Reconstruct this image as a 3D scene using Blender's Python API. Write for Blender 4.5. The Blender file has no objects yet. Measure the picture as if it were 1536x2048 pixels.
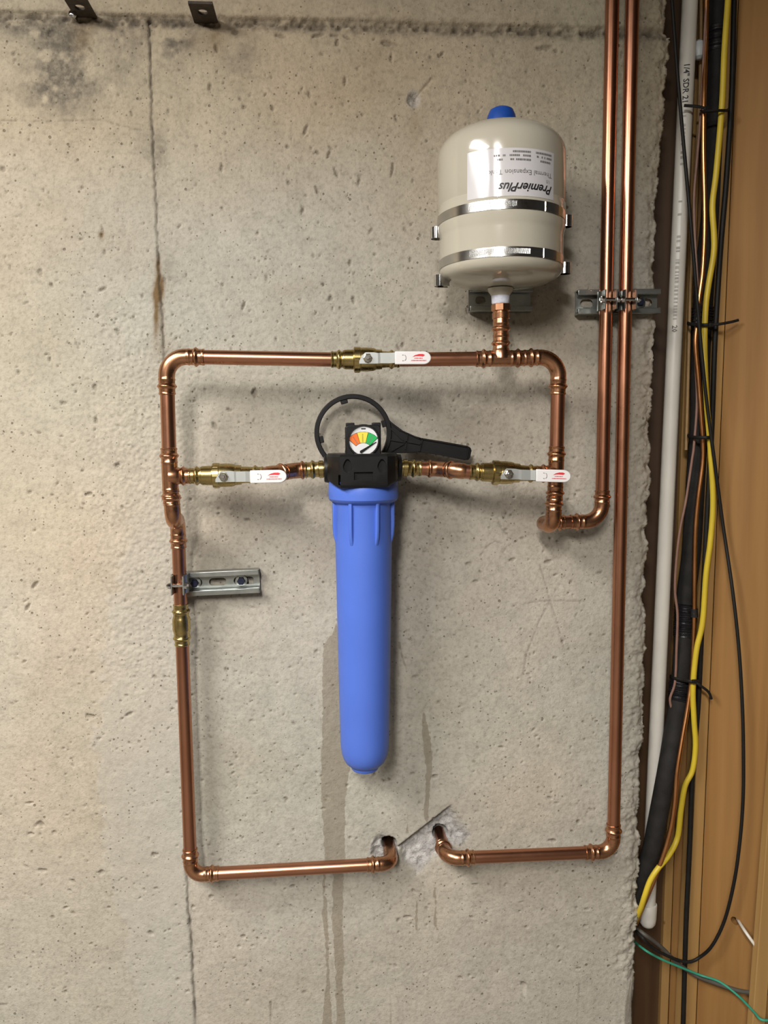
import bpy, math, random
import numpy as np
from mathutils import Vector, Matrix

# ------------------------------------------------------------------ camera
scene = bpy.context.scene
COL = scene.collection
FPX = 1540.0                                   # focal length in pixels of the 1536x2048 frame
CAM = np.array([0.0, -1.34, 1.45])
_p, _y, _r = (math.radians(a) for a in (5.86, 4.0, -0.6))
_F = np.array([math.sin(_y) * math.cos(_p), math.cos(_y) * math.cos(_p), -math.sin(_p)])
_R = np.cross(_F, [0, 0, 1]); _R /= np.linalg.norm(_R); _U = np.cross(_R, _F)
RT = _R * math.cos(_r) + _U * math.sin(_r)
UP = -_R * math.sin(_r) + _U * math.cos(_r)
cd = bpy.data.cameras.new('camera'); camo = bpy.data.objects.new('camera', cd); COL.objects.link(camo)
cd.sensor_fit = 'VERTICAL'; cd.sensor_height = 36.0; cd.lens = 36.0 * FPX / 2048.0
cd.clip_start = 0.02; cd.clip_end = 50
M4 = Matrix(((RT[0], UP[0], -_F[0], CAM[0]), (RT[1], UP[1], -_F[1], CAM[1]), (RT[2], UP[2], -_F[2], CAM[2]), (0, 0, 0, 1)))
camo.matrix_world = M4
scene.camera = camo

# ------------------------------------------------------------------ world, lights, exposure
w = bpy.data.worlds.new('world'); scene.world = w; w.use_nodes = True
w.node_tree.nodes['Background'].inputs[0].default_value = (0.9, 0.85, 0.78, 1)
w.node_tree.nodes['Background'].inputs[1].default_value = 0.02
CEIL = 2.56

def tube_light(name, x, y0, y1, power, width=0.035, col=(1.0, 0.965, 0.91), z=CEIL - 0.12):
    ld = bpy.data.lights.new(name, 'AREA'); ld.shape = 'RECTANGLE'
    ld.size = width; ld.size_y = abs(y1 - y0); ld.energy = power; ld.color = col
    o = bpy.data.objects.new(name, ld); COL.objects.link(o)
    o.location = (x, (y0 + y1) / 2, z)
    return o
tube_light('fluorescent_tube', -0.36, -1.90, -3.10, 28)
tube_light('fluorescent_tube', -0.49, -1.90, -3.10, 28)
tube_light('added_left_fill', -1.20, -0.80, -2.00, 40, width=0.60, z=CEIL - 0.08)  # broad unseen source added to brighten the left of the wall

vs = scene.view_settings
vs.view_transform = 'Standard'; vs.look = 'None'; vs.gamma = 1.0; vs.use_curve_mapping = False
vs.exposure = 0.92
try:
    scene.cycles.use_denoising = True
    scene.cycles.max_bounces = 6
    scene.cycles.diffuse_bounces = 3; scene.cycles.glossy_bounces = 3; scene.cycles.transmission_bounces = 0; scene.cycles.volume_bounces = 0
    scene.cycles.use_adaptive_sampling = True; scene.cycles.adaptive_threshold = 0.04; scene.cycles.adaptive_min_samples = 12
    scene.cycles.caustics_reflective = False; scene.cycles.caustics_refractive = False
except Exception:
    pass

random.seed(4)
rng = np.random.default_rng(7)

# ------------------------------------------------------------------ geometry helpers
def proj(p):
    v = np.asarray(p, float) - CAM
    d = v @ _F
    return 768 + FPX * (v @ RT) / d, 1024 - FPX * (v @ UP) / d
def P(px, py, d):
    """World point seen at a pixel of the photograph, standing d metres in front of the concrete."""
    v = RT * (px - 768) / FPX - UP * (py - 1024) / FPX + _F
    t = (-d - CAM[1]) / v[1]
    return CAM + v * t
def mpp(px, py, d):
    return float((P(px, py, d) - CAM) @ _F) / FPX
def unit(v):
    v = np.asarray(v, float); return v / np.linalg.norm(v)

def catmull(pts, k=6):
    pts = [np.asarray(p, float) for p in pts]
    if len(pts) < 3: return pts
    q = [2 * pts[0] - pts[1]] + pts + [2 * pts[-1] - pts[-2]]
    out = []
    for i in range(1, len(q) - 2):
        for j in range(k):
            t = j / k
            out.append(0.5 * ((2 * q[i]) + (-q[i-1] + q[i+1]) * t + (2*q[i-1] - 5*q[i] + 4*q[i+1] - q[i+2]) * t*t + (-q[i-1] + 3*q[i] - 3*q[i+1] + q[i+2]) * t**3))
    out.append(pts[-1])
    return out

def sweep(pts, radii, n=20, caps=True, flat=None, twist=0.0):
    """Round (or flattened) section swept along points."""
    pts = [np.asarray(p, float) for p in pts]
    m = len(pts)
    if np.isscalar(radii): radii = [radii] * m
    T = []
    for i in range(m):
        a = pts[max(i-1, 0)]; b = pts[min(i+1, m-1)]
        d = b - a
        if np.linalg.norm(d) < 1e-9: d = T[-1] if T else np.array([0, 0, 1.0])
        T.append(unit(d))
    ref = np.array([0, 1.0, 0]) if abs(T[0][1]) < 0.9 else np.array([1.0, 0, 0])
    N = unit(ref - T[0] * (ref @ T[0]))
    V = []; Fc = []
    for i in range(m):
        N = N - T[i] * (N @ T[i]); N = unit(N)
        B = np.cross(T[i], N)
        for j in range(n):
            a = 2 * math.pi * j / n + twist
            ca, sa = math.cos(a), math.sin(a)
            if flat: sa *= flat
            V.append(pts[i] + (N * ca + B * sa) * radii[i])
    for i in range(m - 1):
        for j in range(n):
            Fc.append((i*n + j, i*n + (j+1) % n, (i+1)*n + (j+1) % n, (i+1)*n + j))
    if caps:
        Fc.append(tuple(reversed(range(n)))); Fc.append(tuple((m-1)*n + j for j in range(n)))
    return V, Fc

def lathe(base, axis, prof, n=32, ref=None, caps=True):
    """prof: (distance along axis, radius)."""
    axis = unit(axis); base = np.asarray(base, float)
    if ref is None: ref = np.array([0, 1.0, 0]) if abs(axis[1]) < 0.9 else np.array([1.0, 0, 0])
    N = unit(np.asarray(ref, float) - axis * (axis @ np.asarray(ref, float))); B = np.cross(axis, N)
    V = []; Fc = []
    for (t, r) in prof:
        for j in range(n):
            a = 2 * math.pi * j / n
            V.append(base + axis * t + (N * math.cos(a) + B * math.sin(a)) * r)
    for i in range(len(prof) - 1):
        for j in range(n):
            Fc.append((i*n + j, i*n + (j+1) % n, (i+1)*n + (j+1) % n, (i+1)*n + j))
    if caps:
        Fc.append(tuple(reversed(range(n)))); Fc.append(tuple((len(prof)-1)*n + j for j in range(n)))
    return V, Fc

def box(c, sx, sy, sz, ax=None):
    """Box centred at c; ax = optional 3 axes."""
    c = np.asarray(c, float)
    if ax is None: ax = (np.array([1.0, 0, 0]), np.array([0, 1.0, 0]), np.array([0, 0, 1.0]))
    V = [c + ax[0]*sx*i/2 + ax[1]*sy*j/2 + ax[2]*sz*k/2 for i in (-1, 1) for j in (-1, 1) for k in (-1, 1)]
    return V, [(0, 1, 3, 2), (4, 6, 7, 5), (0, 4, 5, 1), (2, 3, 7, 6), (0, 2, 6, 4), (1, 5, 7, 3)]

def extrude(poly, o, ux, uy, un, t0, t1):
    """2-D polygon (list of (a,b)) extruded along un between t0 and t1."""
    o = np.asarray(o, float); n = len(poly)
    V = [o + ux*a + uy*b + un*t0 for a, b in poly] + [o + ux*a + uy*b + un*t1 for a, b in poly]
    Fc = [tuple(range(n)), tuple(reversed(range(n, 2*n)))]
    for i in range(n):
        j = (i+1) % n
        Fc.append((i, i+n, j+n, j))
    return V, Fc

def hull_quad(front, back):
    """Board with 4 front corners and 4 back corners."""
    V = [np.asarray(p, float) for p in front + back]
    return V, [(0, 1, 2, 3), (7, 6, 5, 4), (0, 4, 5, 1), (1, 5, 6, 2), (2, 6, 7, 3), (3, 7, 4, 0)]

ORG = {}
def thing(name, label, cat, loc, group=None, kind=None):
    o = bpy.data.objects.new(name, None); COL.objects.link(o)
    o.empty_display_size = 0.02
    o.location = Vector([float(x) for x in loc]); ORG[o] = np.asarray(loc, float)
    if kind: o['kind'] = kind
    if label: o['label'] = label
    if cat: o['category'] = cat
    if group: o['group'] = group
    return o

def mk(name, parts, mat, parent=None, sharp=35, label=None, cat=None, group=None, kind=None, origin=None, bevel=0, flatshade=False):
    V = []; Fc = []
    for v, f in parts:
        b = len(V); V.extend(v); Fc.extend([tuple(i + b for i in q) for q in f])
    V = np.asarray(V, float)
    if parent is not None: org = ORG[parent]
    elif origin is not None: org = np.asarray(origin, float)
    else:
        org = np.array([(V[:, 0].min() + V[:, 0].max())/2, (V[:, 1].min() + V[:, 1].max())/2, V[:, 2].min()])
    me = bpy.data.meshes.new(name)
    me.from_pydata([tuple(x) for x in (V - org)], [], Fc)
    me.validate()
    import bmesh
    bm = bmesh.new(); bm.from_mesh(me); bmesh.ops.recalc_face_normals(bm, faces=bm.faces); bm.to_mesh(me); bm.free()
    if not flatshade:
        me.shade_smooth(); me.set_sharp_from_angle(angle=math.radians(sharp))
    me.materials.append(mat)
    o = bpy.data.objects.new(name, me); COL.objects.link(o)
    if parent is not None: o.parent = parent
    else: o.location = Vector([float(x) for x in org])
    ORG[o] = org
    if bevel:
        b = o.modifiers.new('bevel', 'BEVEL'); b.width = bevel; b.segments = 3; b.limit_method = 'ANGLE'; b.angle_limit = math.radians(40)
    if kind: o['kind'] = kind
    if label: o['label'] = label
    if cat: o['category'] = cat
    if group: o['group'] = group
    return o

def cut(o, parts):
    """Boolean-cut closed shapes (world coordinates) out of o."""
    V = []; Fc = []
    for v, f in parts:
        b = len(V); V.extend(v); Fc.extend([tuple(i + b for i in q) for q in f])
    me = bpy.data.meshes.new('cutter'); me.from_pydata([tuple(x) for x in (np.asarray(V) - ORG[o])], [], Fc)
    import bmesh
    bm = bmesh.new(); bm.from_mesh(me); bmesh.ops.recalc_face_normals(bm, faces=bm.faces); bm.to_mesh(me); bm.free()
    c = bpy.data.objects.new('cutter', me); COL.objects.link(c)
    pw = o.parent; o.parent = None; ol = o.location.copy(); o.location = (0, 0, 0)
    m = o.modifiers.new('cut', 'BOOLEAN'); m.operation = 'DIFFERENCE'; m.solver = 'EXACT'; m.object = c
    dg = bpy.context.evaluated_depsgraph_get(); dg.update()
    ev = o.evaluated_get(dg)
    new = bpy.data.meshes.new_from_object(ev)
    o.modifiers.remove(m)
    for mm in list(o.modifiers): o.modifiers.remove(mm)
    o.data = new
    new.shade_smooth(); new.set_sharp_from_angle(angle=math.radians(30))
    o.location = ol; o.parent = pw
    bpy.data.objects.remove(c)

def text_shape(s, size, fn, shear=0.0, offset=0.0, res=2, align='LEFT', fine=None):
    """Lettering as flat mesh; fn maps (u,v) of the text to world."""
    cu = bpy.data.curves.new('txt', 'FONT'); cu.body = s; cu.size = size; cu.shear = shear; cu.offset = offset
    cu.resolution_u = res; cu.align_x = align
    t = bpy.data.objects.new('txt', cu); COL.objects.link(t)
    dg = bpy.context.evaluated_depsgraph_get(); dg.update()
    me = bpy.data.meshes.new_from_object(t.evaluated_get(dg))
    if fine:                                     # split long edges so the print can bend round a small pipe
        import bmesh
        bm = bmesh.new(); bm.from_mesh(me); bmesh.ops.triangulate(bm, faces=bm.faces)
        for _ in range(4):
            lg = [e for e in bm.edges if e.calc_length() > fine]
            if not lg: break
            bmesh.ops.subdivide_edges(bm, edges=lg, cuts=1); bmesh.ops.triangulate(bm, faces=bm.faces)
        bm.to_mesh(me); bm.free()
    V = [fn(v.co.x, v.co.y) for v in me.vertices]; Fc = [tuple(p.vertices) for p in me.polygons]
    bpy.data.objects.remove(t); bpy.data.curves.remove(cu); bpy.data.meshes.remove(me)
    return V, Fc

# ------------------------------------------------------------------ materials
def newmat(name):
    m = bpy.data.materials.new(name); m.use_nodes = True
    nt = m.node_tree; return m, nt, nt.nodes['Principled BSDF']
def N(nt, t, **kw):
    n = nt.nodes.new(t)
    for k, v in kw.items(): setattr(n, k, v)
    return n
def L(nt, a, b): nt.links.new(a, b)
def simple(name, col, rough=0.5, metal=0.0, var=0.12, scale=30, bump=0.0, coat=0.0, spec=0.5, bscale=None, stretch=None):
    m, nt, b = newmat(name)
    tc = N(nt, 'ShaderNodeTexCoord'); mp = N(nt, 'ShaderNodeMapping')
    L(nt, tc.outputs['Object'], mp.inputs[0])
    if stretch: mp.inputs['Scale'].default_value = stretch
    nz = N(nt, 'ShaderNodeTexNoise'); nz.inputs['Scale'].default_value = scale; nz.inputs['Detail'].default_value = 5
    L(nt, mp.outputs[0], nz.inputs['Vector'])
    cr = N(nt, 'ShaderNodeValToRGB')
    c = np.array(col)
    cr.color_ramp.elements[0].position = 0.3; cr.color_ramp.elements[1].position = 0.7
    cr.color_ramp.elements[0].color = (*np.clip(c * (1 - var), 0, 1), 1); cr.color_ramp.elements[1].color = (*np.clip(c * (1 + var), 0, 1), 1)
    L(nt, nz.outputs['Fac'], cr.inputs[0]); L(nt, cr.outputs[0], b.inputs['Base Color'])
    b.inputs['Roughness'].default_value = rough; b.inputs['Metallic'].default_value = metal
    b.inputs['Specular IOR Level'].default_value = spec
    if coat: b.inputs['Coat Weight'].default_value = coat; b.inputs['Coat Roughness'].default_value = 0.05
    if bump:
        n2 = N(nt, 'ShaderNodeTexNoise'); n2.inputs['Scale'].default_value = bscale or scale * 4; n2.inputs['Detail'].default_value = 4
        L(nt, mp.outputs[0], n2.inputs['Vector'])
        bp = N(nt, 'ShaderNodeBump'); bp.inputs['Strength'].default_value = bump; bp.inputs['Distance'].default_value = 0.002
        L(nt, n2.outputs['Fac'], bp.inputs['Height']); L(nt, bp.outputs[0], b.inputs['Normal'])
    return m

def metal_mat(name, c0, c1, rough, scale=18):
    """Metal with tarnish patches and uneven gloss."""
    m, nt, b = newmat(name)
    tc = N(nt, 'ShaderNodeTexCoord')
    nz = N(nt, 'ShaderNodeTexNoise'); nz.inputs['Scale'].default_value = scale; nz.inputs['Detail'].default_value = 6
    L(nt, tc.outputs['Object'], nz.inputs['Vector'])
    cr = N(nt, 'ShaderNodeValToRGB'); cr.color_ramp.elements[0].position = 0.32; cr.color_ramp.elements[1].position = 0.68
    cr.color_ramp.elements[0].color = (*c0, 1); cr.color_ramp.elements[1].color = (*c1, 1)
    L(nt, nz.outputs['Fac'], cr.inputs[0]); L(nt, cr.outputs[0], b.inputs['Base Color'])
    b.inputs['Metallic'].default_value = 1.0
    n2 = N(nt, 'ShaderNodeTexNoise'); n2.inputs['Scale'].default_value = scale * 6; n2.inputs['Detail'].default_value = 3
    L(nt, tc.outputs['Object'], n2.inputs['Vector'])
    mr = N(nt, 'ShaderNodeMapRange'); mr.inputs['To Min'].default_value = rough * 0.85; mr.inputs['To Max'].default_value = rough * 1.15
    L(nt, n2.outputs['Fac'], mr.inputs['Value']); L(nt, mr.outputs[0], b.inputs['Roughness'])
    bp = N(nt, 'ShaderNodeBump'); bp.inputs['Strength'].default_value = 0.02; bp.inputs['Distance'].default_value = 0.001
    L(nt, n2.outputs['Fac'], bp.inputs['Height']); L(nt, bp.outputs[0], b.inputs['Normal'])
    return m

COPPER = metal_mat('copper', (0.46, 0.205, 0.120), (0.55, 0.265, 0.165), 0.29, 7)
COPFIT = metal_mat('copper_fitting', (0.46, 0.225, 0.120), (0.57, 0.30, 0.175), 0.27, 14)
BRASS = metal_mat('brass', (0.38, 0.29, 0.115), (0.52, 0.41, 0.18), 0.27, 20)
STEEL = metal_mat('stainless_steel', (0.50, 0.49, 0.47), (0.62, 0.61, 0.59), 0.22, 25)
LEVER = simple('zinc_plated_lever', (0.50, 0.52, 0.51), 0.38, metal=0.6, var=0.04, scale=30)
CHROME = metal_mat('chrome', (0.62, 0.62, 0.62), (0.75, 0.75, 0.75), 0.10, 25)
ZINC = metal_mat('galvanized_steel', (0.36, 0.385, 0.37), (0.50, 0.525, 0.51), 0.36, 40)
BLUEP = simple('blue_plastic', (0.080, 0.163, 0.61), 0.42, var=0.04, scale=12, bump=0.03, bscale=300, spec=0.4)
BLACKP = simple('black_plastic', (0.007, 0.007, 0.0075), 0.42, var=0.2, scale=60, bump=0.06, bscale=500, spec=0.28)
BLACKR = simple('black_rubber_foam', (0.017, 0.0155, 0.0145), 0.75, var=0.3, scale=40, bump=0.25, bscale=400, spec=0.25)
BLACKC = simple('black_cable_jacket', (0.010, 0.009, 0.008), 0.55, var=0.2, scale=60, spec=0.25)
TAPE = simple('black_tape', (0.016, 0.015, 0.017), 0.3, var=0.3, scale=60, bump=0.6, bscale=160)
CREAM = simple('cream_enamel', (0.52, 0.485, 0.40), 0.16, var=0.02, scale=5, coat=0.6, spec=0.5)
PVC = simple('white_pvc', (0.66, 0.63, 0.57), 0.38, var=0.05, scale=14)
WHITEV = simple('white_vinyl', (0.80, 0.78, 0.78), 0.35, var=0.02, scale=30)
LABEL = simple('label_paper', (0.68, 0.66, 0.68), 0.12, var=0.02, scale=20, coat=0.5)
TAPEW = simple('thread_tape', (0.72, 0.74, 0.86), 0.45, var=0.1, scale=200, bump=0.3, bscale=300)
BLUECAP = simple('blue_cap_plastic', (0.012, 0.07, 0.36), 0.4, var=0.08, scale=60)
INKB = simple('black_ink', (0.02, 0.02, 0.024), 0.5, var=0.1)
INKG = simple('grey_ink', (0.17, 0.16, 0.155), 0.5, var=0.1)
INKR = simple('red_ink', (0.66, 0.03, 0.045), 0.5, var=0.1)
DIAL = simple('dial_white', (0.74, 0.74, 0.76), 0.4, var=0.02)
ORANGE = simple('dial_orange', (0.86, 0.17, 0.02), 0.45, var=0.04)
YELLOWD = simple('dial_yellow', (0.84, 0.68, 0.06), 0.45, var=0.04)
GREEND = simple('dial_green', (0.01, 0.42, 0.09), 0.45, var=0.04)
YELLOW = simple('yellow_cable_jacket', (0.58, 0.425, 0.028), 0.45, var=0.08, scale=25)
GREEN = simple('green_wire_jacket', (0.03, 0.26, 0.17), 0.5, var=0.15, scale=60)
GREYC = simple('grey_cable_jacket', (0.07, 0.065, 0.055), 0.55, var=0.15, scale=60)
MAUVE = simple('brown_wire_jacket', (0.23, 0.125, 0.095), 0.5, var=0.15, scale=60)
TANC = simple('tan_wire_jacket', (0.34, 0.21, 0.09), 0.5, var=0.15, scale=60)
TUBEC = metal_mat('soft_copper_tube', (0.50, 0.22, 0.085), (0.66, 0.32, 0.14), 0.30, 22)
RUSTM = simple('rusty_steel', (0.045, 0.033, 0.022), 0.7, var=0.45, scale=80, bump=0.3)
BOLTD = simple('dark_bolt_steel', (0.035, 0.04, 0.075), 0.4, metal=0.7, var=0.3, scale=120)
CAPG = simple('clear_grey_plastic', (0.44, 0.47, 0.48), 0.4, var=0.05)

def wood_mat(name, c0, c1, knots=True, sc=1.0):
    m, nt, b = newmat(name)
    tc = N(nt, 'ShaderNodeTexCoord'); mp = N(nt, 'ShaderNodeMapping'); mp.inputs['Scale'].default_value = (26*sc, 26*sc, 1.1*sc)
    L(nt, tc.outputs['Object'], mp.inputs[0])
    n1 = N(nt, 'ShaderNodeTexNoise'); n1.inputs['Scale'].default_value = 1.6; n1.inputs['Detail'].default_value = 6; n1.inputs['Distortion'].default_value = 0.5
    L(nt, mp.outputs[0], n1.inputs['Vector'])
    cr = N(nt, 'ShaderNodeValToRGB'); e = cr.color_ramp.elements
    e[0].position = 0.3; e[1].position = 0.72; e[0].color = (*c0, 1); e[1].color = (*c1, 1)
    L(nt, n1.outputs['Fac'], cr.inputs[0])
    last = cr.outputs[0]
    if knots:
        vo = N(nt, 'ShaderNodeTexVoronoi'); vo.inputs['Scale'].default_value = 5.0
        L(nt, tc.outputs['Object'], vo.inputs['Vector'])
        mr = N(nt, 'ShaderNodeMapRange'); mr.interpolation_type = 'SMOOTHSTEP'
        mr.inputs['From Min'].default_value = 0.035; mr.inputs['From Max'].default_value = 0.015; mr.inputs['To Max'].default_value = 0.75
        L(nt, vo.outputs['Distance'], mr.inputs['Value'])
        mx = N(nt, 'ShaderNodeMix', data_type='RGBA'); mx.inputs['B'].default_value = (c0[0]*0.35, c0[1]*0.3, c0[2]*0.25, 1)
        L(nt, mr.outputs[0], mx.inputs['Factor']); L(nt, last, mx.inputs['A']); last = mx.outputs['Result']
    L(nt, last, b.inputs['Base Color']); b.inputs['Roughness'].default_value = 0.6; b.inputs['Specular IOR Level'].default_value = 0.3
    bp = N(nt, 'ShaderNodeBump'); bp.inputs['Strength'].default_value = 0.15; bp.inputs['Distance'].default_value = 0.002
    L(nt, n1.outputs['Fac'], bp.inputs['Height']); L(nt, bp.outputs[0], b.inputs['Normal'])
    return m
WOOD = wood_mat('pine_board', (0.245, 0.122, 0.038), (0.315, 0.165, 0.054))
WOODL = wood_mat('pale_pine_stud', (0.33, 0.19, 0.066), (0.42, 0.25, 0.092))
WOODD = wood_mat('shaded_recess_board', (0.060, 0.030, 0.013), (0.095, 0.050, 0.022), False)  # shade of the recess behind the concrete put into the wood colour
WOODC = wood_mat('ceiling_boards', (0.07, 0.042, 0.02), (0.11, 0.065, 0.032), False)
INSUL = simple('brown_insulation', (0.14, 0.07, 0.028), 0.9, var=0.6, scale=120, bump=1.0, bscale=200)
PAINT = simple('room_paint', (0.26, 0.235, 0.20), 0.85, var=0.08, scale=3)
FLOORM = simple('concrete_floor', (0.15, 0.135, 0.115), 0.8, var=0.15, scale=4, bump=0.3)

# ------------------------------------------------------------------ concrete wall (one fine relief mesh)
def vnoise(x, y, seed):
    xi = np.floor(x).astype(np.int64); yi = np.floor(y).astype(np.int64)
    fx = x - xi; fy = y - yi; fx = fx*fx*(3-2*fx); fy = fy*fy*(3-2*fy)
    def h(a, b):
        n = (a * 374761393 + b * 668265263 + seed * 1442695041) & 0x7fffffff
        n = ((n ^ (n >> 13)) * 1274126177) & 0x7fffffff
        return ((n ^ (n >> 16)) & 0xffff) / 65535.0
    return (h(xi, yi)*(1-fx) + h(xi+1, yi)*fx)*(1-fy) + (h(xi, yi+1)*(1-fx) + h(xi+1, yi+1)*fx)*fy
def fbm(x, y, seed, o=4):
    s = 0; a = 0.5; t = 0
    for i in range(o):
        s = s + a * vnoise(x * 2**i, y * 2**i, seed + i*17); t += a; a *= 0.5
    return s / t
def sstep(a, b, x):
    t = np.clip((x - a) / (b - a), 0, 1); return t*t*(3-2*t)

STEP = 0.002
E0 = float(P(1305, 1024, 0)[0])
xs = np.concatenate([np.arange(-3.0, -0.60, 0.1), np.arange(-0.60, E0 + 1e-6, STEP)]); xs[-1] = E0
zs = np.concatenate([np.arange(0.0, 0.40, 0.05), np.arange(0.40, 2.21, STEP), np.arange(2.23, CEIL + 0.04, 0.05)])
NX, NZ = len(xs), len(zs)
X, Z = np.meshgrid(xs, zs)                       # rows follow z
edge_px_y = np.array([-150, 0, 62, 72, 110, 200, 330, 420, 560, 700, 900, 1100, 1300, 1500, 1700, 1900, 2048, 2300])
edge_px_x = np.array([1336, 1334, 1332, 1344, 1343, 1334, 1326, 1318, 1313, 1309, 1302, 1298, 1292, 1288, 1281, 1274, 1270, 1262])
ez = np.array([P(a, b, 0)[2] for a, b in zip(edge_px_x, edge_px_y)]); ex = np.array([P(a, b, 0)[0] for a, b in zip(edge_px_x, edge_px_y)])
o_ = np.argsort(ez)
xe = np.interp(zs, ez[o_], ex[o_])
xe = xe + (fbm(zs*150, zs*0+3, 5, 3) - 0.5) * 0.006 + (vnoise(zs*41, zs*0+9, 8)**2 - 0.4) * 0.007 + (vnoise(zs*13, zs*0+19, 9) - 0.5) * 0.008
sh = (xe - E0)[:, None] * sstep(E0 - 0.16, E0, X)
X = X + sh
# pixel of every wall vertex, used only to lay out stains, pits, cracks and the painted bounce tint on the wall
vx = X - CAM[0]; vy = 0 - CAM[1]; vz = Z - CAM[2]
dep = vx*_F[0] + vy*_F[1] + vz*_F[2]
PX = 768 + FPX * (vx*RT[0] + vy*RT[1] + vz*RT[2]) / dep
PY = 1024 - FPX * (vx*UP[0] + vy*UP[1] + vz*UP[2]) / dep

H = (fbm(X*6, Z*6, 11, 3) - 0.5) * 0.004 + (fbm(X*60, Z*60, 21, 3) - 0.5) * 0.0012
rough_zone = np.exp(-((PX - 285)/125)**2) * sstep(500, 700, PY) * (1 - sstep(1250, 1500, PY))
rough_zone = np.maximum(rough_zone, sstep(1180, 1290, PX) * 0.9)
rough_zone = np.maximum(rough_zone, np.exp(-(((PX - 150)/90)**2 + ((PY - 150)/90)**2)))
H += rough_zone * (fbm(X*240, Z*240, 31, 3) - 0.5) * 0.0033
# crumbly end of the wall
de = (xe[:, None] - X)
H -= (1 - sstep(0, 0.018, de)) * (0.002 + 0.012 * fbm(X*110, Z*60, 41, 4)**1.5)
H += (1 - sstep(0.01, 0.05, de)) * (fbm(X*75, Z*75, 45, 5) - 0.5) * 0.011

def seg_dist(path, px, py):
    best = np.full(px.shape, 1e9)
    for (a, b) in zip(path[:-1], path[1:]):
        ax, ay = a; bx, by = b
        t = np.clip(((px-ax)*(bx-ax) + (py-ay)*(by-ay)) / ((bx-ax)**2 + (by-ay)**2), 0, 1)
        best = np.minimum(best, np.hypot(px - ax - t*(bx-ax), py - ay - t*(by-ay)))
    return best
wig = (vnoise(PX*0.12, PY*0.12, 61) - 0.5) * 4
crack_path = [(297, 40), (300, 120), (303, 230), (308, 330), (313, 430), (316, 510), (318, 545), (322, 600), (325, 660), (328, 715), (345, 1000), (362, 1400), (374, 1760), (376, 1800), (380, 1850), (383, 1900), (388, 1990), (393, 2060)]
cdist = seg_dist(crack_path, PX + wig, PY)
cstr = np.interp(PY, [0, 40, 300, 420, 520, 600, 715, 900, 1700, 1790, 1830, 2048], [0, 1, 0.8, 0.7, 0.8, 1, 0.8, 0.2, 0.2, 1.0, 0.75, 0.8])
cstr = cstr * (0.55 + 0.75 * vnoise(PX*0.05, PY*0.09, 63)) * np.where(cdist < 40, 1, 0)
CRACK = np.clip(cstr, 0, 1) * np.exp(-(cdist/2.3)**2)
H -= CRACK * 0.003
H -= 0.0012 * sstep(0, 6, (PX - np.interp(PY, [p[1] for p in crack_path], [p[0] for p in crack_path]))) * (PY > 40)
# horizontal pour joint near the top
yj = 36 + (72 - 36) * PX / 1340.0
dj = PY - yj
jn = fbm(PX*0.09, PY*0.12, 71, 4)
band = np.exp(-((dj + 2)/11)**2)
H += band * (jn - 0.62) * 0.014
H += (1 - sstep(-16, -8, dj)) * 0.005
JOINT = np.clip(band * (1.5 - 1.7*jn), 0, 1)
# water streaks (rows: y, left, right)
def streak(rows):
    r = np.array(rows, float)
    l = np.interp(PY, r[:, 0], r[:, 1], left=1e4, right=1e4); rr = np.interp(PY, r[:, 0], r[:, 2], left=-1e4, right=-1e4)
    n = (vnoise(PY*0.09, PY*0 + 3, 81) - 0.5) * 5
    return np.minimum(PX - l - n*0.6, rr - PX + n*0.5)
WET = np.full(PX.shape, -1e4)
for rows in ([(1235, 672, 674), (1265, 668, 676), (1290, 648, 690), (1330, 644, 692), (1420, 646, 692), (1540, 641, 698), (1600, 643, 692), (1680, 648, 690), (1745, 649, 688)],
             [(1740, 646, 650), (1800, 645, 651), (1830, 645, 656), (1900, 651, 657), (1960, 653, 660), (2060, 642, 664)],
             [(1740, 666, 687), (1830, 664, 686), (1900, 668, 687), (1920, 670, 690), (1960, 672, 684), (2060, 672, 693)],
             [(1425, 846, 849), (1450, 844, 855), (1480, 845, 861), (1510, 849, 865), (1545, 852, 864), (1580, 851, 860), (1640, 848, 857), (1652, 852, 854)],
             [(1283, 797, 799), (1300, 799, 804), (1345, 812, 815)],
             [(1775, 868, 871), (1850, 869, 875), (1862, 874, 877)], [(1800, 831, 833), (1830, 831, 836), (1862, 832, 835)],
             [(1640, 812, 815), (1668, 813, 818)]):
    WET = np.maximum(WET, streak(rows))
# rust and mould
def blob(cx, cy, rx, ry): return np.exp(-(((PX-cx)/rx)**2 + ((PY-cy)/ry)**2))
nzr = fbm(PX*0.06, PY*0.05, 91, 4)
RUST = blob(319, 565, 7, 15)*2.0 + blob(316, 588, 9, 13)*1.9 + blob(316, 530, 4, 16)*1.2 + blob(312, 630, 5, 45)*1.2 + blob(322, 640, 7, 40)*0.45 + blob(203, 470, 6, 8)*0.8 + blob(165, 55, 22, 50)*0.55 + blob(430, 75, 20, 35)*0.55 + blob(385, 90, 25, 35)*0.2 + blob(600, 575, 80, 22)*0.12 + blob(325, 690, 25, 30)*0.25 + blob(830, 260, 14, 40)*0.25
RUST = np.clip(RUST * (0.4 + 1.2*nzr), 0, 1)
nzm = fbm(PX*0.045, PY*0.045, 101, 5)
MOLD = blob(125, 75, 45, 50)*1.1 + blob(120, 170, 75, 60)*0.85 + blob(40, 55, 60, 22)*0.7 + blob(350, 70, 42, 45)*0.95 + blob(480, 110, 40, 50)*0.35 + blob(230, 55, 60, 25)*0.6 + blob(255, 110, 30, 60)*0.35 + blob(290, 280, 22, 50)*0.25 + blob(338, 540, 18, 40)*0.3 + blob(320, 300, 14, 45)*0.35
MOLD = np.clip(MOLD * sstep(0.26, 0.58, nzm) * 1.5, 0, 1) * (dj > -6)
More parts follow.
